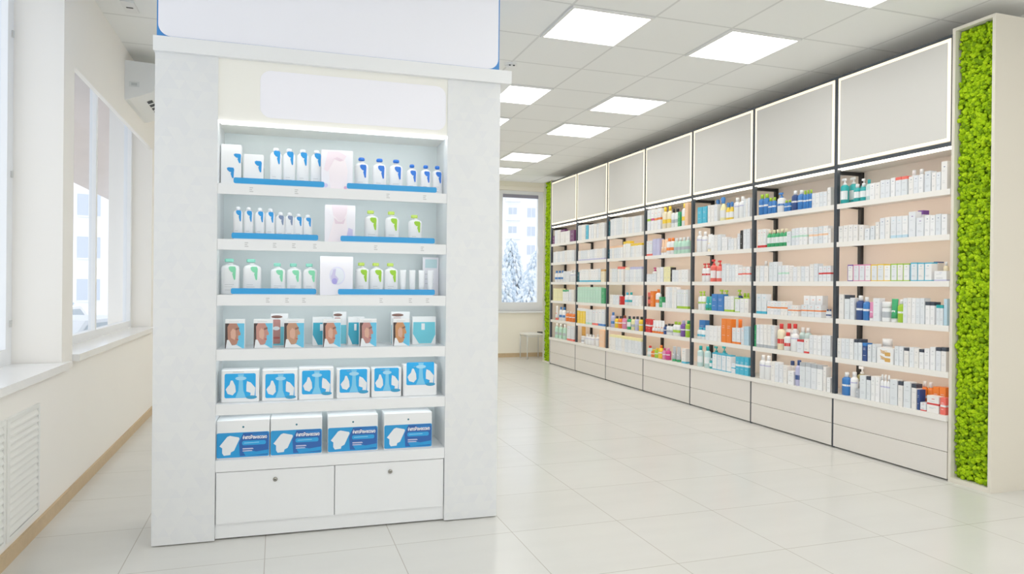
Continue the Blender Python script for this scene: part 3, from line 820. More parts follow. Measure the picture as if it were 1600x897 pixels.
for it in items:
    bi, sh, kind, y, w, row, ht, c, a = it
    near = bi <= 2; merge = bi >= 4
    ww = w*(random.uniform(.91, .97) if kind[0] == 'c' else .95); ww = min(ww, .16)
    if kind[0] != 'c' : ww = min(ww, .075)
    d = .055 if kind[0] == 'c' else min(ww*.92, .058)
    if kind == 'ch': d = .06
    if kind == 'j': d = min(ww, .06)
    if kind[0] == 'c': parts = carton(kind, ww, d, ht, c, a, near); nm, cat = 'carton', 'box'
    else:
        nm, fn, cat = KINDS[kind]; parts = fn(ww, d, ht, c, a, near)
    o = place(parts, nm, (X0 + .014 + .075*row, y, SZ[sh] + .0005), -PI/2, merge)
    desc = describe(kind, c, a); L = cnt[(bi, sh, desc)]
    lab = desc + (f', {NW[L.index(it)]} of {CW[len(L)]} from left' if len(L) > 1 else '') + f', {shn[sh]}, {bayn[bi]}'
    tag(o, lab, cat, f'products on the {shn[sh]} of the {bayn[bi]}')

for it in items_all:
    if id(it) in rest:
        bi, sh, kind, y, w, row, ht, c, a = it
        p = carton(kind, w*.95, .055, ht, c, a, False)[0][1]; p.v = [(X0+.014+.075*row+yy, y-xx, SZ[sh]+.0005+zz) for xx, yy, zz in p.v]; pile.join(p)
tag(pile.build('cartons'), 'many small mostly white cartons standing on the far shelving bays', 'boxes', None, 'stuff')
# ------------------------------------------------------------------ the white product display
DO = (-.551, 3.646); DR = math.radians(-1.85)
dm = Matrix.Translation((DO[0], DO[1], 0)) @ Matrix.Rotation(DR, 4, 'Z')
def dpos(x, y, z): return dm @ Vector((x, y, z))
D = empty('product_display', (DO[0], DO[1], 0), DR); tag(D, 'tall white product display with side panels, six shelves and two locked drawers', 'display shelf')
SX0, SX1, DW, DH, DD = .275, 1.396, 1.682, 2.331, .46; ND = .30
b = MB(); b.box(0, SX0, 0, DD, .006, DH, TRI); b.build('side_panel', D)
b = MB(); b.box(SX1, DW, 0, DD, .006, DH, TRI); b.build('side_panel', D)
b = MB(); b.box(SX0, SX1, ND, ND+.02, .33, 2.03, WNICHE); b.build('back_panel', D)
b = MB(); b.box(-.006, 1.738, -.022, DD+.01, DH, 2.40, WPAN); b.build('cornice', D)
b = MB(); b.box(SX0, SX1, .008, ND+.02, 2.03, DH, mat('header_cream', (246, 245, 238), .5)); hp = b.build('header_box', D)
b = MB(); b.poly(rrect(SX0+.19, SX1-.010, 2.060, 2.290, .05), .0065, mat('header_white', (243, 243, 252), .5, emit=.06)); b.build('lit_panel', hp)
b = MB(); b.box(SX0, SX1, .0, .012, 2.020, 2.030, mat('display_led', (255, 255, 255), .5, emit=2.0)); b.box(SX0+.01, SX1-.01, .014, .05, 2.022, 2.029, mat('display_led_inner', (250, 255, 255), .5, emit=4.0*1.6)); b.build('led_and_fill_strip', D)
DZ = [1.728, 1.460, 1.190, .925, .660, .390]; DB = [1.678, 1.408, 1.138, .872, .608, .334]
TAGX = [(.42, .63, 1.08, 1.27), (.40, .53, .62, .72, 1.02, 1.26), (.50, .59, .67, 1.05, 1.20, 1.29), (), (), ()]
TG = mat('price_tag_print', (196, 198, 200), .5)
for k in range(6):
    b = MB(); b.box(SX0+.001, SX1-.001, .003, .023, DB[k], DZ[k], WPAN); b.box(SX0+.001, SX1-.001, .023, ND, DZ[k]-(.018 if k < 5 else .05), DZ[k], WPAN); s = b.build('shelf', D)
    if k < 5:
        b = MB(); b.box(SX0+.02, SX1-.02, .0235, .033, DB[k]+.006, DZ[k]-.019, mat('niche_fill_glow', (248, 255, 255), .5, emit=4.0)); b.build('led_and_fill_strip', s)  # added hidden strip that brightens the niche, no lamp seen here
    for tx in TAGX[k]:
        b = MB()
        for i, ww in enumerate((.016, .012, .017)): b.box(tx, tx+ww, .002, .003, DZ[k]-.018-.009*i, DZ[k]-.014-.009*i, TG)
        b.build('price_tag', s)
b = MB(); b.box(SX0, SX1, .03, DD, .012, .334, WPAN); b.build('carcass', D)
b = MB(); b.box(SX0+.001, SX1-.001, .02, .03, .008, .078, WPAN); b.build('kick_panel', D)
b = MB(); b.box(SX0, SX1, .04, .4, .0, .012, BLACK); b.build('plinth', D)
for xa, xb, lx in ((SX0+.005, .832, .55), (.837, SX1-.005, 1.113)):
    b = MB(); b.box(xa, xb, .008, .03, .081, .330, WPAN); dr = b.build('drawer', D)
    b = MB(); LM = mat('lock_chrome', (150, 148, 140), .25, metal=.9)
    vs = MB(); vs.lathe([(.011, 0), (.011, .005), (.008, .007), (.0, .0072)], LM, 16); vs.v = [(x+lx, .008-z, y+.282) for x, y, z in vs.v]; vs.f = [list(reversed(f)) for f in vs.f]; b.join(vs)
    b.box(lx-.0045, lx+.0045, .0, .0009, .2805, .2835, BLACK); b.build('lock', dr)
sg = empty('lightbox_sign', tuple(dpos(.006, 0, 2.4005)), DR); tag(sg, 'large blank white lightbox sign with blue border on top of the display', 'sign')
b = MB(); SW_, SH_ = 1.668, H-2.4015-.003; b.box(0, SW_, 0, .35, 0, SH_, mat('sign_blue', (52, 132, 208), .35)); b.build('blue_box', sg)
b = MB(); b.poly(rrect(.006, SW_-.006, .007, SH_+.0, .055, 8), -.0015, mat('sign_white', (240, 241, 250), .5, emit=.05), .001); b.build('white_face', sg)

def dthing(parts, name, x, y, z, lab, cat, grp, rz=0):
    return tag(place(parts, name, tuple(dpos(x, y, z+.0005)), DR+rz, False), lab, cat, grp)
BAR = mat('blue_strip', (14, 152, 222), .35)
for (xa, xb, k, lab) in ((.346, .772, 0, 'left'), (.882, 1.343, 0, 'right'), (.339, .744, 1, 'left'), (.853, 1.335, 1, 'right'), (.338, .737, 2, 'left'), (.843, 1.338, 2, 'right')):
    b = MB(); w = xb-xa; b.poly(rrect(0, w, .004, .032, .008), 0, BAR, .006)
    f = MB(); f.box(.01, w-.01, .001, .03, 0, .0035, mat('acrylic_foot', (214, 232, 240), .2))
    dthing([('blue_strip', b), ('foot', f)], 'shelf_riser', xa, .012, DZ[k], f'bright blue shelf strip, {lab} one on the {shn[k][:-6]} shelf of the display', 'shelf strip', 'blue strips on the display shelves')
def emblem(w, d, h, c, z0, z1, xo):
    # seven-shaped leaf mark: rounded head and tapering tail
    b = MB(); cx = w*xo; H_ = z1-z0; ww = min(.030, w*.50)
    b.poly([(cx-ww*.80, z1-H_*.06), (cx-ww*.72, z1-H_*.24), (cx-ww*.40, z1-H_*.40), (cx-ww*.12, z1-H_*.44), (cx-ww*.22, z1-H_*.56), (cx-ww*.02, z0+H_*.1), (cx+ww*.10, z0), (cx+ww*.26, z0+H_*.06), (cx+ww*.30, z1-H_*.45), (cx+ww*.34, z1-H_*.16), (cx+ww*.22, z1), (cx-ww*.55, z1+.001)], -.0012, c, .001)
    return b
def care_pump(w, h, ec, pc, style, e0=.40, e1=.78):
    d = w*.62; e = 3.2; sx, sy = w/2, d/2; zb = h*(.84 if style != 'white_cap' else .90)
    b = MB(); b.lathe([(.9, 0), (1, .004), (1, zb*.86), (.9, zb*.94), (.45, zb)], mat('care_bottle_white', (240, 241, 243), .35), 20, sx, sy, e=e); b.v = [(x, y+d/2, z) for x, y, z in b.v]
    k = MB(); q = sy
    if style == 'pump':
        k.lathe([(.50, zb), (.50, zb+.006), (.22, zb+.007), (.22, h-.016)], CW_, 12, q, q); k.cbox(-sx*.62, sx*.34, -sy*.45, sy*.45, h-.017, h, pc, .005)
    else:
        k.lathe([(.5, zb), (.5, h-.021), (.3, h-.0205)], CW_, 14, q, q); k.lathe([(.2, h-.020), (.72, h-.017), (.80, h-.010), (.66, h-.002), (.2, h)], pc, 14, q, q)
    k.v = [(x, y+d/2, z) for x, y, z in k.v]
    em = emblem(w, d, h, ec, h*e0, h*e1, .20)
    pr = MB()
    for zz in (.27, .21, .12): pr.box(-w*.28, w*random.uniform(.0, .25), -.0008, .002, h*zz, h*zz+.002, TG)
    return [('body', b), ('pump' if style == 'pump' else 'cap', k), ('emblem', em), ('print', pr)]
CB = mat('emblem_blue', (8, 140, 214), .35); CDB = mat('emblem_royal_blue', (14, 108, 214), .35); CG = mat('emblem_green', (146, 200, 24), .35); CT = mat('emblem_mint_green', (124, 214, 168), .4)
CW_ = mat('white_cap', (238, 239, 242), .35); CLG = mat('light_green_cap', (186, 216, 84), .35); CTT = mat('mint_cap', (132, 214, 192), .35)
G1 = ['products on the top shelf of the display', 'products on the second shelf of the display', 'products on the third shelf of the display', 'boxes on the fourth shelf of the display', 'boxes on the fifth shelf of the display', 'boxes on the lowest shelf of the display']
# top shelf
def care_pack(w, h, marks):
    b = MB(); b.cbox(-w/2, w/2, 0, .06, 0, h, mat('care_bottle_white', (240, 241, 243), .35), .004)
    e = MB()
    for xo, z0, z1 in marks: e.join(emblem(w, .06, h, CB, h*z0, h*z1, xo))
    s = MB(); s.box(w/2, w/2+.0006, .01, .055, h*.03, h*.6, mat('pack_side', (190, 202, 200), .5))
    return [('carton', b), ('emblem', e), ('side_print', s)]
dthing(care_pack(.095, .205, [(.38, .55, .78), (.05, .18, .44)]), 'care_carton', .327, .09, DZ[0], 'tall white carton with two blue leaf marks at left end of display top shelf', 'box', G1[0])
dthing(care_pack(.095, .162, [(.30, .45, .80), (.32, .02, .22)]), 'care_carton', .432, .09, DZ[0], 'shorter white carton with blue leaf marks, second from left on display top shelf', 'box', G1[0])
for i, x in enumerate((.537, .601, .667, .735)):
    dthing(care_pump(.058, .205, CB, CW_, 'white_cap', .58, .91), 'care_bottle', x, .095, DZ[0], f'white capped bottle with blue mark, {NW[i]} of four left of the top picture card', 'bottle', G1[0])
for i, x in enumerate((.962, 1.055, 1.142)):
    dthing(care_pump(.070, .183, CDB, CDB, 'cap'), 'care_bottle', x, .095, DZ[0], f'larger white bottle with royal blue cap, {NW[i]} of three right of top picture card', 'bottle', G1[0])
for i, x in enumerate((1.226, 1.300, 1.363)):
    dthing(care_pump(.054, .162, CDB, CDB, 'cap'), 'care_bottle', x, .095, DZ[0], f'smaller white bottle with royal blue cap, {NW[i]} of three at right end of top shelf', 'bottle', G1[0])
# second shelf
for i, (x, h) in enumerate(((.360, .150), (.410, .149), (.463, .148), (.512, .147), (.561, .130), (.605, .130), (.648, .125), (.694, .122))):
    ec = CB if i not in (4, 5) else mat('emblem_grey_blue', (116, 134, 168), .4)
    dthing(care_pump(.045, h+.018, ec, CW_, 'white_cap', .55, .88), 'care_bottle', x, .095, DZ[1], f'white bottle with {"blue" if i not in (4,5) else "faint grey"} mark, {NW[i]} from left on display second shelf', 'bottle', G1[1])
for i, (x, h) in enumerate(((1.016, .175), (1.124, .174), (1.247, .160))):
    dthing(care_pump(.072, h, CG, CLG, 'pump'), 'care_pump_bottle', x, .095, DZ[1], f'white bottle with lime green pump, {NW[i]} of three on display second shelf', 'bottle', G1[1])
# third shelf
for i, (x, w, h) in enumerate(((.326, .086, .178), (.428, .086, .178), (.552, .070, .160), (.630, .070, .160), (.708, .070, .160))):
    dthing(care_pump(w, h, CT, CTT, 'pump'), 'care_pump_bottle', x, .095, DZ[2], f'white bottle with mint green pump, {NW[i]} from left on display third shelf', 'bottle', G1[2])
for i, x in enumerate((.970, 1.045, 1.121)):
    dthing(care_pump(.070, .170, CG, CLG, 'pump'), 'care_pump_bottle', x, .095, DZ[2], f'white bottle with lime green pump, {NW[i]} of three right of the round picture', 'bottle', G1[2])
for i, x in enumerate((1.184, 1.234, 1.284, 1.332)):
    b, k, l = tube(.034, .03, .135, 'white', 'white', True)
    dthing([b, k, l], 'care_tube', x, .10, DZ[2], f'small plain white tube, {NW[i]} of four at right of display third shelf', 'tube', G1[2])
# picture cards
def card(w, h, art):
    b = MB(); b.box(-w/2, w/2, 0, .004, 0, h, mat('card_white', (240, 238, 246), .2)); f = MB(); f.box(-w/2, w/2, -.0, .05, -.0, .003, mat('acrylic_foot', (214, 232, 240), .2)); f.v = [(x, y+.005, z) for x, y, z in f.v]
    p = MB(); art(p, w, h); return [('panel', b), ('picture', p), ('foot', f)]
PK = mat('card_pink', (238, 222, 232), .4); PK2 = mat('card_pale_pink', (246, 236, 242), .4); PK3 = mat('card_rose', (228, 206, 220), .4); LV = mat('card_lilac', (206, 200, 236), .4); LV2 = mat('card_violet', (168, 160, 230), .4)
def art1(p, w, h):
    p.poly([(-w*.2, 0), (w*.3, 0), (w*.34, h*.5), (w*.25, h*.78), (-w*.05, h*.84), (-w*.3, h*.7)], -.0004, PK2)
    p.poly([(-w*.42, h*.5), (-w*.3, h*.45), (-w*.08, h*.78), (w*.2, h*.74), (w*.3, h*.86), (w*.05, h*.97), (-w*.3, h*.95)], -.0008, PK)
    p.poly([(-w*.12, h*.78), (w*.1, h*.72), (w*.2, h*.76), (0, h*.83)], -.0012, PK3)
    p.poly(ell(-w*.36, h*.11, w*.07, h*.05), -.0008, LV); p.poly(ell(w*.27, h*.07, w*.05, h*.04), -.0008, mat('card_magenta', (232, 180, 214), .4))
def art2(p, w, h):
    p.poly([(-w*.30, h), (-w*.2, h*.62), (-w*.4, 0), (w*.32, 0), (w*.2, h*.6), (w*.26, h)][::1], -.0004, PK2)
    p.poly([(-w*.27, h), (-w*.22, h*.74), (-w*.05, h*.58), (w*.1, h*.58), (w*.21, h*.78), (w*.24, h)], -.0008, PK)
    p.poly([(-w*.20, h*.66), (-w*.16, h*.5), (w*.12, h*.5), (w*.18, h*.66), (w*.06, h*.56), (-w*.06, h*.56)], -.0012, PK3)
    p.poly([(w*.2, h*.1), (w*.42, h*.05), (w*.42, h*.36), (w*.28, h*.4)], -.0008, LV)
def art3(p, w, h):
    p.poly(ell(w*.02, h*.5, w*.24, h*.24, 24), -.0004, mat('card_ring', (222, 222, 244), .4)); p.poly(ell(w*.03, h*.5, w*.20, h*.20, 24), -.0008, mat('card_ring_in', (232, 238, 248), .4))
    p.poly([(-w*.13, h*.30), (0, h*.28), (w*.06, h*.42), (-w*.04, h*.52), (-w*.02, h*.68), (-w*.10, h*.66), (-w*.17, h*.48)], -.0012, LV); p.poly(ell(-w*.06, h*.36, w*.08, h*.08), -.0016, LV2)
dthing(card(.156, .205, art1), 'picture_card', .836, .07, DZ[0], 'pale pink portrait picture card in the middle of the display top shelf', 'card', 'picture cards in the middle of the display')
dthing(card(.152, .192, art2), 'picture_card', .853, .07, DZ[1], 'pale neck and shoulders picture card in the middle of second shelf', 'card', 'picture cards in the middle of the display')
dthing(card(.164, .198, art3), 'picture_card', .838, .07, DZ[2], 'white picture card with a round lilac swirl on display third shelf', 'card', 'picture cards in the middle of the display')
def art4(p, w, h):
    p.poly([(-w*.35, h*.72), (w*.4, h*.72), (w*.4, h*.95), (-w*.35, h*.95)], -.0004, mat('card_aqua', (190, 220, 226), .4))
    for z in (.55, .42, .3): p.box(-w*.35, w*.2, -.0004, 0, h*z, h*z+.003, TG)
dthing(card(.088, .208, art4), 'leaflet', 1.348, .20, DZ[2], 'pale green and white leaflet standing at the right end of the third shelf', 'leaflet', None)

# fourth shelf: boxes printed with a face in profile
SKN = [mat('skin_print_' + str(i), c, .5) for i, c in enumerate(((176, 124, 104), (190, 134, 122), (186, 140, 112), (196, 134, 110), (186, 130, 124), (200, 140, 92)))]
SKL = mat('skin_highlight', (214, 166, 144), .5); HAIR = mat('hair_print', (58, 44, 44), .5); SKY = mat('box_sky_blue', (92, 190, 228), .4); TOW = mat('towel_print', (232, 236, 240), .5); BRW = mat('brow_print', (122, 86, 76), .5); LIP = mat('lip_print', (182, 88, 84), .5)
def face_box(w, h, i):
    b = MB(); b.cbox(-w/2, w/2, 0, .05, 0, h, mat('box_white', (238, 240, 242), .4), .002)
    p = MB(); H_ = h*.86; X = lambda u: -w/2+.001+(w-.002)*u; Z = lambda v: .001+H_*v
    P = lambda pts, y, m: p.poly([(X(u), Z(v)) for u, v in pts], y, m)
    P([(0, 0), (1, 0), (1, 1), (0, 1)], -.0004, SKY)
    P([(0, 0), (.2, 0), (.34, .95), (.30, 1), (0, 1)], -.0008, HAIR)
    P([(.14, .30), (.36, .13), (.50, .13), (.62, .18), (.66, .30), (.70, .34), (.65, .40), (.70, .45), (.66, .50), (.80, .53), (.80, .60), (.74, .70), (.70, .84), (.60, 1), (.22, 1), (.12, .86), (.13, .6)], -.0012, SKN[i])
    P([(.30, .42), (.50, .34), (.56, .5), (.54, .72), (.40, .80), (.28, .66)], -.0016, SKL)
    P([(.56, .72), (.74, .78), (.72, .84), (.54, .80)], -.0020, BRW); P([(.56, .33), (.70, .345), (.69, .39), (.58, .38)], -.0020, LIP)
    P([(.04, 0), (.9, 0), (.60, .14), (.36, .12), (.20, .34), (.10, .34)], -.0024, TOW)
    t = MB(); t.box(-w*.3, w*.2, -.0006, 0, h*.91, h*.925, TG)
    return [('carton', b), ('face_print', p), ('top_print', t)]
for i, (x, w) in enumerate(((.3545, .090), (.486, .090), (.6325, .097), (.8165, .088), (.998, .087), (1.170, .088))):
    dthing(face_box(w, .143, i), 'face_mask_box', x, .05, DZ[3], f'small blue box with face in profile, {NW[i]} of six on display fourth shelf', 'box', G1[3])
TL = mat('pouch_teal', (20, 160, 190), .3); TL2 = mat('pouch_light_teal', (96, 196, 216), .3)
def pouch(w, h, m):
    b = MB(); b.cbox(-w/2, w/2, 0, .03, 0, h, mat('box_white', (238, 240, 242), .4), .002)
    p = MB(); p.poly([(-w*.46, h*.80), (-w*.48, h*.38), (-w*.22, h*.03), (w*.30, h*.03), (w*.48, h*.35), (w*.46, h*.80)], -.0006, m, .0005)
    p.box(-w*.12, w*.02, -.0012, -.0006, h*.52, h*.75, TOW); return [('carton', b), ('pouch_print', p)]
def strip_box(w, h, m):
    b = MB(); b.cbox(-w/2, w/2, 0, .03, 0, h, mat('box_white', (238, 240, 242), .4), .002)
    p = MB(); p.box(-w*.48, w*.48, -.0006, 0, h*.03, h*.60, TL2)
    p.poly(ell(-w*.15, h*.90, w*.32, h*.045), -.0008, BRW); p.poly(rrect(-w*.4, w*.05, h*.08, h*.82, w*.08), -.0010, SKN[4]); p.poly(ell(-w*.18, h*.55, w*.2, h*.06), -.0014, TOW); p.poly(ell(-w*.16, h*.26, w*.2, h*.035), -.0014, LIP)
    return [('carton', b), ('portrait_print', p)]
dthing(strip_box(.086, .168, 0), 'mask_carton', .560, .14, DZ[3], 'tall carton with portrait strip between second and third face boxes', 'box', G1[3])
dthing(pouch(.10, .150, TL), 'mask_carton', .772, .14, DZ[3], 'teal pouch carton just left of and behind the fourth face box', 'box', G1[3])
dthing(strip_box(.070, .176, 0), 'mask_carton', .862, .175, DZ[3], 'tall portrait carton standing behind the fourth face box', 'box', G1[3])
dthing(pouch(.085, .150, TL), 'mask_carton', .944, .14, DZ[3], 'teal pouch carton between the fourth and fifth face boxes', 'box', G1[3])
dthing(strip_box(.10, .176, 0), 'mask_carton', 1.176, .14, DZ[3], 'tall portrait carton standing behind the sixth face box', 'box', G1[3])
dthing(pouch(.128, .150, TL2), 'mask_carton', 1.305, .14, DZ[3], 'pale teal pouch carton at the right end of display fourth shelf', 'box', G1[3])
# fifth shelf: blue-labelled pad packs
B1 = mat('pack_blue', (0, 164, 236), .35); B2 = mat('pack_light_blue', (112, 198, 240), .35)
def pad_pack(w, h, zl):
    b = MB(); b.cbox(-w/2, w/2, 0, .09, 0, h, mat('box_white', (238, 240, 242), .4), .006)
    p = MB(); lw, lh = w*.82, .120
    X = lambda u: -lw/2+lw*u; Z = lambda v: zl+lh*v; P = lambda pts, y, m: p.poly([(X(u), Z(v)) for u, v in pts], y, m)
    p.poly(rrect(-lw/2, lw/2, zl, zl+lh, .008), -.0006, B1)
    P([(.35, .02), (.68, .02), (.60, .30), (.58, .76), (.62, .97), (.42, .97), (.46, .76), (.44, .3)], -.0010, B2)
    p.poly(ell(X(.52), Z(.80), lw*.18, lh*.08), -.0014, mat('pack_pale', (158, 214, 244), .35))
    P([(.04, .36), (.10, .18), (.26, .12), (.36, .26), (.34, .5), (.26, .72), (.20, .72), (.16, .55), (.08, .44)], -.0018, TOW)
    P([(.70, .26), (.84, .20), (.82, .0), (.96, .0), (.99, .40), (.84, .62), (.72, .68), (.70, .52)], -.0018, TOW)
    t = MB(); t.poly(ell(w*.30, zl+.002, .026, .009), -.0022, mat('pack_dot_blue', (40, 150, 200), .4)); t.box(-w*.2, w*.1, -.0006, 0, h-.012, h-.009, TG)
    return [('pack', b), ('label_print', p), ('pack_detail', t)]
for i, (x0, x1, h, zl) in enumerate(((.294, .469, .160, .022), (.483, .652, .158, .016), (.657, .827, .163, .028), (.842, 1.010, .152, .030), (1.018, 1.172, .152, .032), (1.182, 1.361, .165, .058))):
    dthing(pad_pack(x1-x0, h, zl), 'pad_pack', (x0+x1)/2, .05, DZ[4], f'white pack with blue label and white pads, {NW[i]} of six on display fifth shelf', 'box', G1[4])
# lowest shelf: big blue-label boxes with a title
def text_mesh(s, size):
    cu = bpy.data.curves.new('title', 'FONT'); cu.body = s; cu.size = size; cu.extrude = 0; cu.offset = .0006; ob = bpy.data.objects.new('title', cu); col.objects.link(ob)
    bpy.context.view_layer.update(); me = bpy.data.meshes.new_from_object(ob.evaluated_get(bpy.context.evaluated_depsgraph_get()))
    bpy.data.objects.remove(ob); bpy.data.curves.remove(cu); v = [x.co.copy() for x in me.vertices]; f = [tuple(p.vertices) for p in me.polygons]; bpy.data.meshes.remove(me); return v, f
TV, TF = text_mesh('фитоРемесоно', .02)
tw = max(v.x for v in TV)
N1 = mat('box_deep_blue', (16, 86, 168), .35); N2 = mat('box_mid_blue', (14, 146, 214), .35); N3 = mat('box_pill_blue', (26, 156, 224), .35)
def big_box(w, h):
    b = MB(); b.cbox(-w/2, w/2, 0, .15, 0, h, mat('box_white', (238, 240, 242), .4), .004)
    p = MB(); z0, z1 = .004, .126; X = lambda u: -w/2+w*u; Z = lambda v: z0+(z1-z0)*v; P = lambda pts, y, m: p.poly([(X(u), Z(v)) for u, v in pts], y, m)
    p.poly(rrect(X(.005), X(.995), z0, z1, .008), -.0006, N2)
    P([(.44, .05), (.96, .05), (.985, .12), (.985, .88), (.96, .97), (.50, .97), (.42, .6)], -.0010, N1)
    P([(.55, .05), (.98, .10), (.98, .26), (.75, .20), (.6, .28), (.5, .2)], -.0012, N2); P([(.66, .93), (.98, .93), (.9, .80), (.7, .84)], -.0012, mat('box_upper_blue', (18, 116, 196), .35))
    P([(.06, .48), (.20, .84), (.25, .88), (.42, .80), (.43, .74), (.33, .28), (.27, .22), (.26, .12), (.14, .10), (.11, .20), (.11, .40)], -.0016, TOW)
    p.poly(rrect(X(.48), X(.93), Z(.48), Z(.65), .008), -.0016, N3); P([(.52, .555), (.80, .565), (.80, .585), (.52, .575)], -.0020, mat('box_line_pale', (150, 222, 250), .35))
    P([(.49, .31), (.70, .31), (.68, .36), (.49, .36)], -.0016, mat('box_line_lilac', (190, 196, 226), .35)); P([(.49, .23), (.68, .23), (.66, .27), (.49, .27)], -.0016, mat('box_line_lilac', (190, 196, 226), .35))
    t = MB(); s = w*.46/tw
    t.add([(X(.49)+v.x*s, -.0022, Z(.73)+v.y*s*1.5) for v in TV], TF, mat('title_white', (250, 250, 252), .4))
    k = MB(); k.poly(ell(0, .152, .005, .005), -.0006, mat('hole_teal', (40, 110, 130), .5))
    return [('carton', b), ('label_print', p), ('title', t), ('hang_hole', k)]
for i, (x0, x1) in enumerate(((.277, .521), (.525, .772), (.800, 1.050), (1.082, 1.333))):
    dthing(big_box(x1-x0, .186), 'pad_carton', (x0+x1)/2, .03, DZ[5], f'large white and blue printed box, {NW[i]} of four on display lowest shelf', 'box', G1[5])

# ------------------------------------------------------------------ outside the windows
SNOW = mat('snow_ground', (236, 240, 246), .8, noise=.05, nscale=.5)
b = MB(); b.box(-60, 60, -30, XL, -.7, -.6, SNOW); b = MB(); b.box(-90, 90, -40, 140, -1.0, -.9, SNOW); struct('floor_outdoor', b)['label'] = 'snowy ground outside'
def block(name, loc, rz, w, d, h, nx, nz, wall, lab, balcony=True):
    t = empty(name, loc, rz); tag(t, lab, 'building')
    WM = mat('facade_' + str(wall[0]), wall, .8); GM = mat('facade_glass', (196, 206, 220), .4); BM = mat('facade_balcony', (236, 238, 242), .8)
    b = MB(); b.box(-w/2, w/2, 0, d, 0, h, WM); b.build('wall', t); cw, ch = w/nx, h/nz
    for i in range(nx):
        for j in range(nz):
            x, z = -w/2+cw*(i+.5), ch*(j+.35)
            b = MB(); b.box(x-cw*.22, x+cw*.22, -.05, 0, z, z+ch*.5, GM); b.box(x-cw*.22, x+cw*.22, -.08, -.05, z-ch*.04, z, BM); b.box(x-.04, x+.04, -.07, -.05, z, z+ch*.5, BM); b.build('window', t)
            if balcony and i % 2 == 0:
                b = MB(); b.box(x-cw*.4, x+cw*.4, -.9, -.05, z-ch*.2, z+ch*.12, BM); b.build('balcony', t)
    b = MB(); b.box(-w/2-.3, w/2+.3, -.3, d+.3, h, h+.5, BM); b.build('roof_edge', t)
block('apartment_building', (39.5, 108, -.9), math.radians(-14), 46, 8, 52, 15, 17, (246, 247, 250), 'pale apartment block with balconies seen through the far window')
block('apartment_building', (-22, 46, -.9), math.radians(22), 26, 8, 16, 9, 6, (244, 246, 248), 'pale apartment block seen through the left window', False)
def snowy_tree(x, y, h, lab, seed):
    r = random.Random(seed); t = empty('snowy_fir_tree', (x, y, -.9)); tag(t, lab, 'tree')
    b = MB(); b.rod((0, 0, 0), (0, 0, h*.9), .14, mat('trunk', (150, 140, 134), .8), 8, .03); b.build('trunk', t)
    N_, S_ = mat('fir_needles', (192, 208, 222), .8, noise=.12, nscale=4), mat('fir_snow', (232, 238, 244), .8); b = MB()
    for i in range(1500):
        u = r.random()**.8; z = h*(.06+.92*u); R = h*.26*(1-u)+.1; a = r.uniform(0, 2*PI); q = r.uniform(.35, 1)*R
        p = Vector((math.cos(a)*q, math.sin(a)*q, z - q*.35)); L_ = .09+.16*(1-u)*r.random(); dx = Vector((math.cos(a), math.sin(a), -.45)).normalized()*L_; sd_ = Vector((-math.sin(a), math.cos(a), 0))*L_*.45
        m = S_ if r.random() < .62 else N_
        b.add([p-sd_, p+dx*.5-sd_*.7, p+dx, p+dx*.5+sd_*.7, p+sd_, p-dx*.4+Vector((0, 0, .05)), p+dx*.4-Vector((0, 0, .14))], [(0,1,5), (1,2,5), (2,3,5), (3,4,5), (0,6,1), (1,6,2), (2,6,3), (3,6,4)], m)
    b.build('branches', t)
snowy_tree(7.2, 21.5, 3.7, 'snow covered fir tree filling the lower half of the far window', 1)
snowy_tree(8.6, 23.0, 3.4, 'smaller snow covered fir tree right of the first beyond the far window', 2)
snowy_tree(7.0, 25.5, 3.6, 'smaller snow covered fir tree left of the first beyond the far window', 4)
snowy_tree(6.35, 17.4, 2.6, 'low snow covered fir at the lower right of the far window', 8)
snowy_tree(6.2, 19.2, 2.7, 'low snow covered fir at the lower left of the far window', 9)
snowy_tree(-8.5, 30, 6.0, 'snow covered fir tree seen through the left window', 6)
def car(x, y, rz, rgb, lab):
    t = empty('parked_car', (x, y, -.9), rz); tag(t, lab, 'car')
    M_ = mat('car_paint_' + str(rgb[0]), rgb, .3); GL = mat('car_glass', (160, 172, 182), .15); TY = mat('tyre', (110, 112, 116), .7)
    side = [(-2.1, .35), (-2.1, .75), (-1.9, .9), (-1.1, .98), (-.6, 1.42), (.9, 1.45), (1.5, 1.0), (2.05, .9), (2.1, .35)]; n = len(side)
    b = MB(); b.add([(x, -.85, z) for x, z in side]+[(x, .85, z) for x, z in side], [tuple(range(n))[::-1], tuple(range(n, 2*n))]+[(i, (i+1) % n, n+(i+1) % n, n+i) for i in range(n)], M_); b.build('body', t)
    b = MB()
    for s in (-1, 1): b.add([(-.95, s*.856, 1.0), (-.52, s*.856, 1.36), (.85, s*.856, 1.38), (1.3, s*.856, 1.02)], [(0, 1, 2, 3)], GL)
    b.build('side_window', t)
    for sx in (-1.3, 1.3):
        for s in (-1, 1):
            b = MB(); b.rod((sx, s*.72, .32), (sx, s*.9, .32), .32, TY, 18); b.build('wheel', t)
car(-3.9, 15.5, 1.2, (206, 212, 220), 'silver car parked outside the left window, nearer one')
car(-6.2, 21.5, 1.3, (222, 224, 228), 'white car parked outside the left window, farther one')
aw = empty('stand_in_awning', (-2.1, 11.5, 2.62)); tag(aw, 'added grey brown canopy standing in for the brown tone in the second left window', 'stand_in_awning')  # made-up canopy that gives the window its upper brown gradient
b = MB(); AM = mat('stand_in_brown', (206, 194, 186), .8, noise=.1, nscale=3); b.add([(.60, -7, .40), (.60, 7, .40), (-.6, 7, 0), (-.6, -7, 0), (.60, -7, .42), (.60, 7, .42), (-.6, 7, .02), (-.6, -7, .02)], [(0,1,2,3), (4,7,6,5), (3,2,6,7), (0,3,7,4), (1,5,6,2), (0,4,5,1)], AM); b.build('canopy', aw)


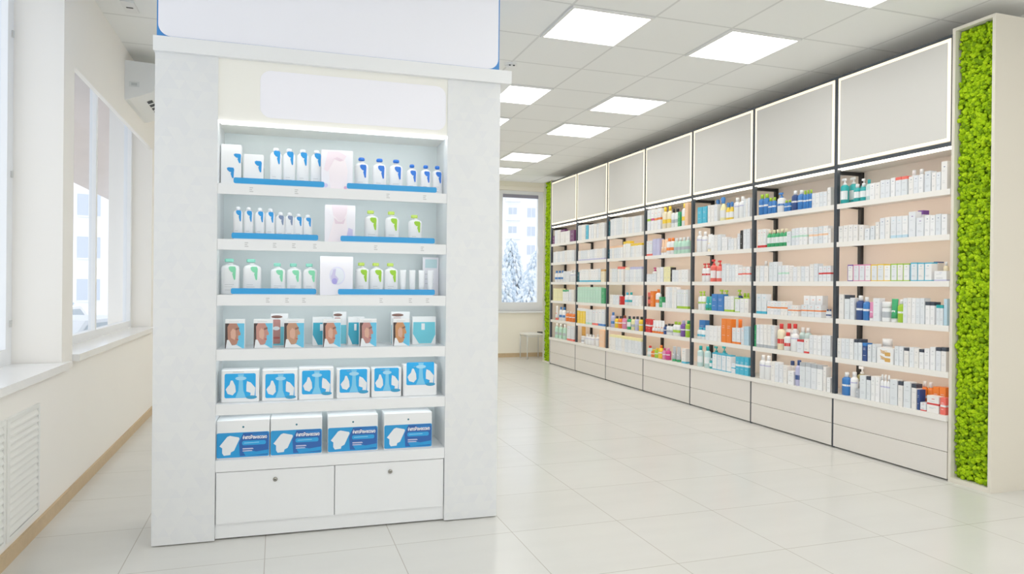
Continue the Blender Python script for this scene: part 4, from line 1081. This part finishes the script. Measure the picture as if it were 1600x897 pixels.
# ------------------------------------------------------------------ light
wd_ = bpy.data.worlds.new('sky'); bpy.context.scene.world = wd_; wd_.use_nodes = True; nt = wd_.node_tree
bg = nt.nodes['Background']; tc = nt.nodes.new('ShaderNodeTexCoord'); sx = nt.nodes.new('ShaderNodeSeparateXYZ'); rp = nt.nodes.new('ShaderNodeValToRGB')
nt.links.new(tc.outputs['Generated'], sx.inputs[0]); nt.links.new(sx.outputs['Z'], rp.inputs[0]); nt.links.new(rp.outputs[0], bg.inputs['Color'])
rp.color_ramp.elements[0].position = 0.0; rp.color_ramp.elements[0].color = (1.0, .985, .965, 1); rp.color_ramp.elements[1].position = 1.0; rp.color_ramp.elements[1].color = (.92, .95, 1.0, 1)
bg.inputs['Strength'].default_value = 2.0

al = bpy.data.lights.new('back_fill_light', 'AREA'); al.shape = 'RECTANGLE'; al.size = 5.2; al.size_y = 2.3; al.energy = 20; al.color = (1.0, .985, .96)  # added fill lamp behind the camera to brighten upright surfaces
ao = bpy.data.objects.new('back_fill_light', al); col.objects.link(ao); ao.location = (1.7, YB+.12, 1.6); ao.rotation_euler = (PI/2, 0, 0)
cam = bpy.data.cameras.new('camera'); co = bpy.data.objects.new('camera', cam); col.objects.link(co)
cam.sensor_fit = 'HORIZONTAL'; cam.sensor_width = 36; cam.lens = 1092.3989/1600*36; cam.clip_start = .05; cam.clip_end = 300
yaw, pit, rol = 0.3241, -0.0028, 0.0097
cy, sy_ = math.cos(yaw), math.sin(yaw)
f = Vector((sy_*math.cos(pit), cy*math.cos(pit), math.sin(pit))); r = Vector((cy, -sy_, 0)); u = r.cross(f)
r2 = r*math.cos(rol)+u*math.sin(rol); u2 = -r*math.sin(rol)+u*math.cos(rol)
M = Matrix((( r2.x, u2.x, -f.x, 0), (r2.y, u2.y, -f.y, 0), (r2.z, u2.z, -f.z, 1.2507), (0, 0, 0, 1)))
co.matrix_world = M
sc = bpy.context.scene; sc.camera = co
sc.view_settings.view_transform = 'Standard'; sc.view_settings.look = 'None'; sc.view_settings.exposure = -0.28; sc.view_settings.gamma = 1.15
sc.cycles.use_denoising = True
sc.cycles.max_bounces = 10; sc.cycles.diffuse_bounces = 6; sc.cycles.glossy_bounces = 3; sc.cycles.transparent_max_bounces = 12
sc.cycles.sample_clamp_indirect = 8
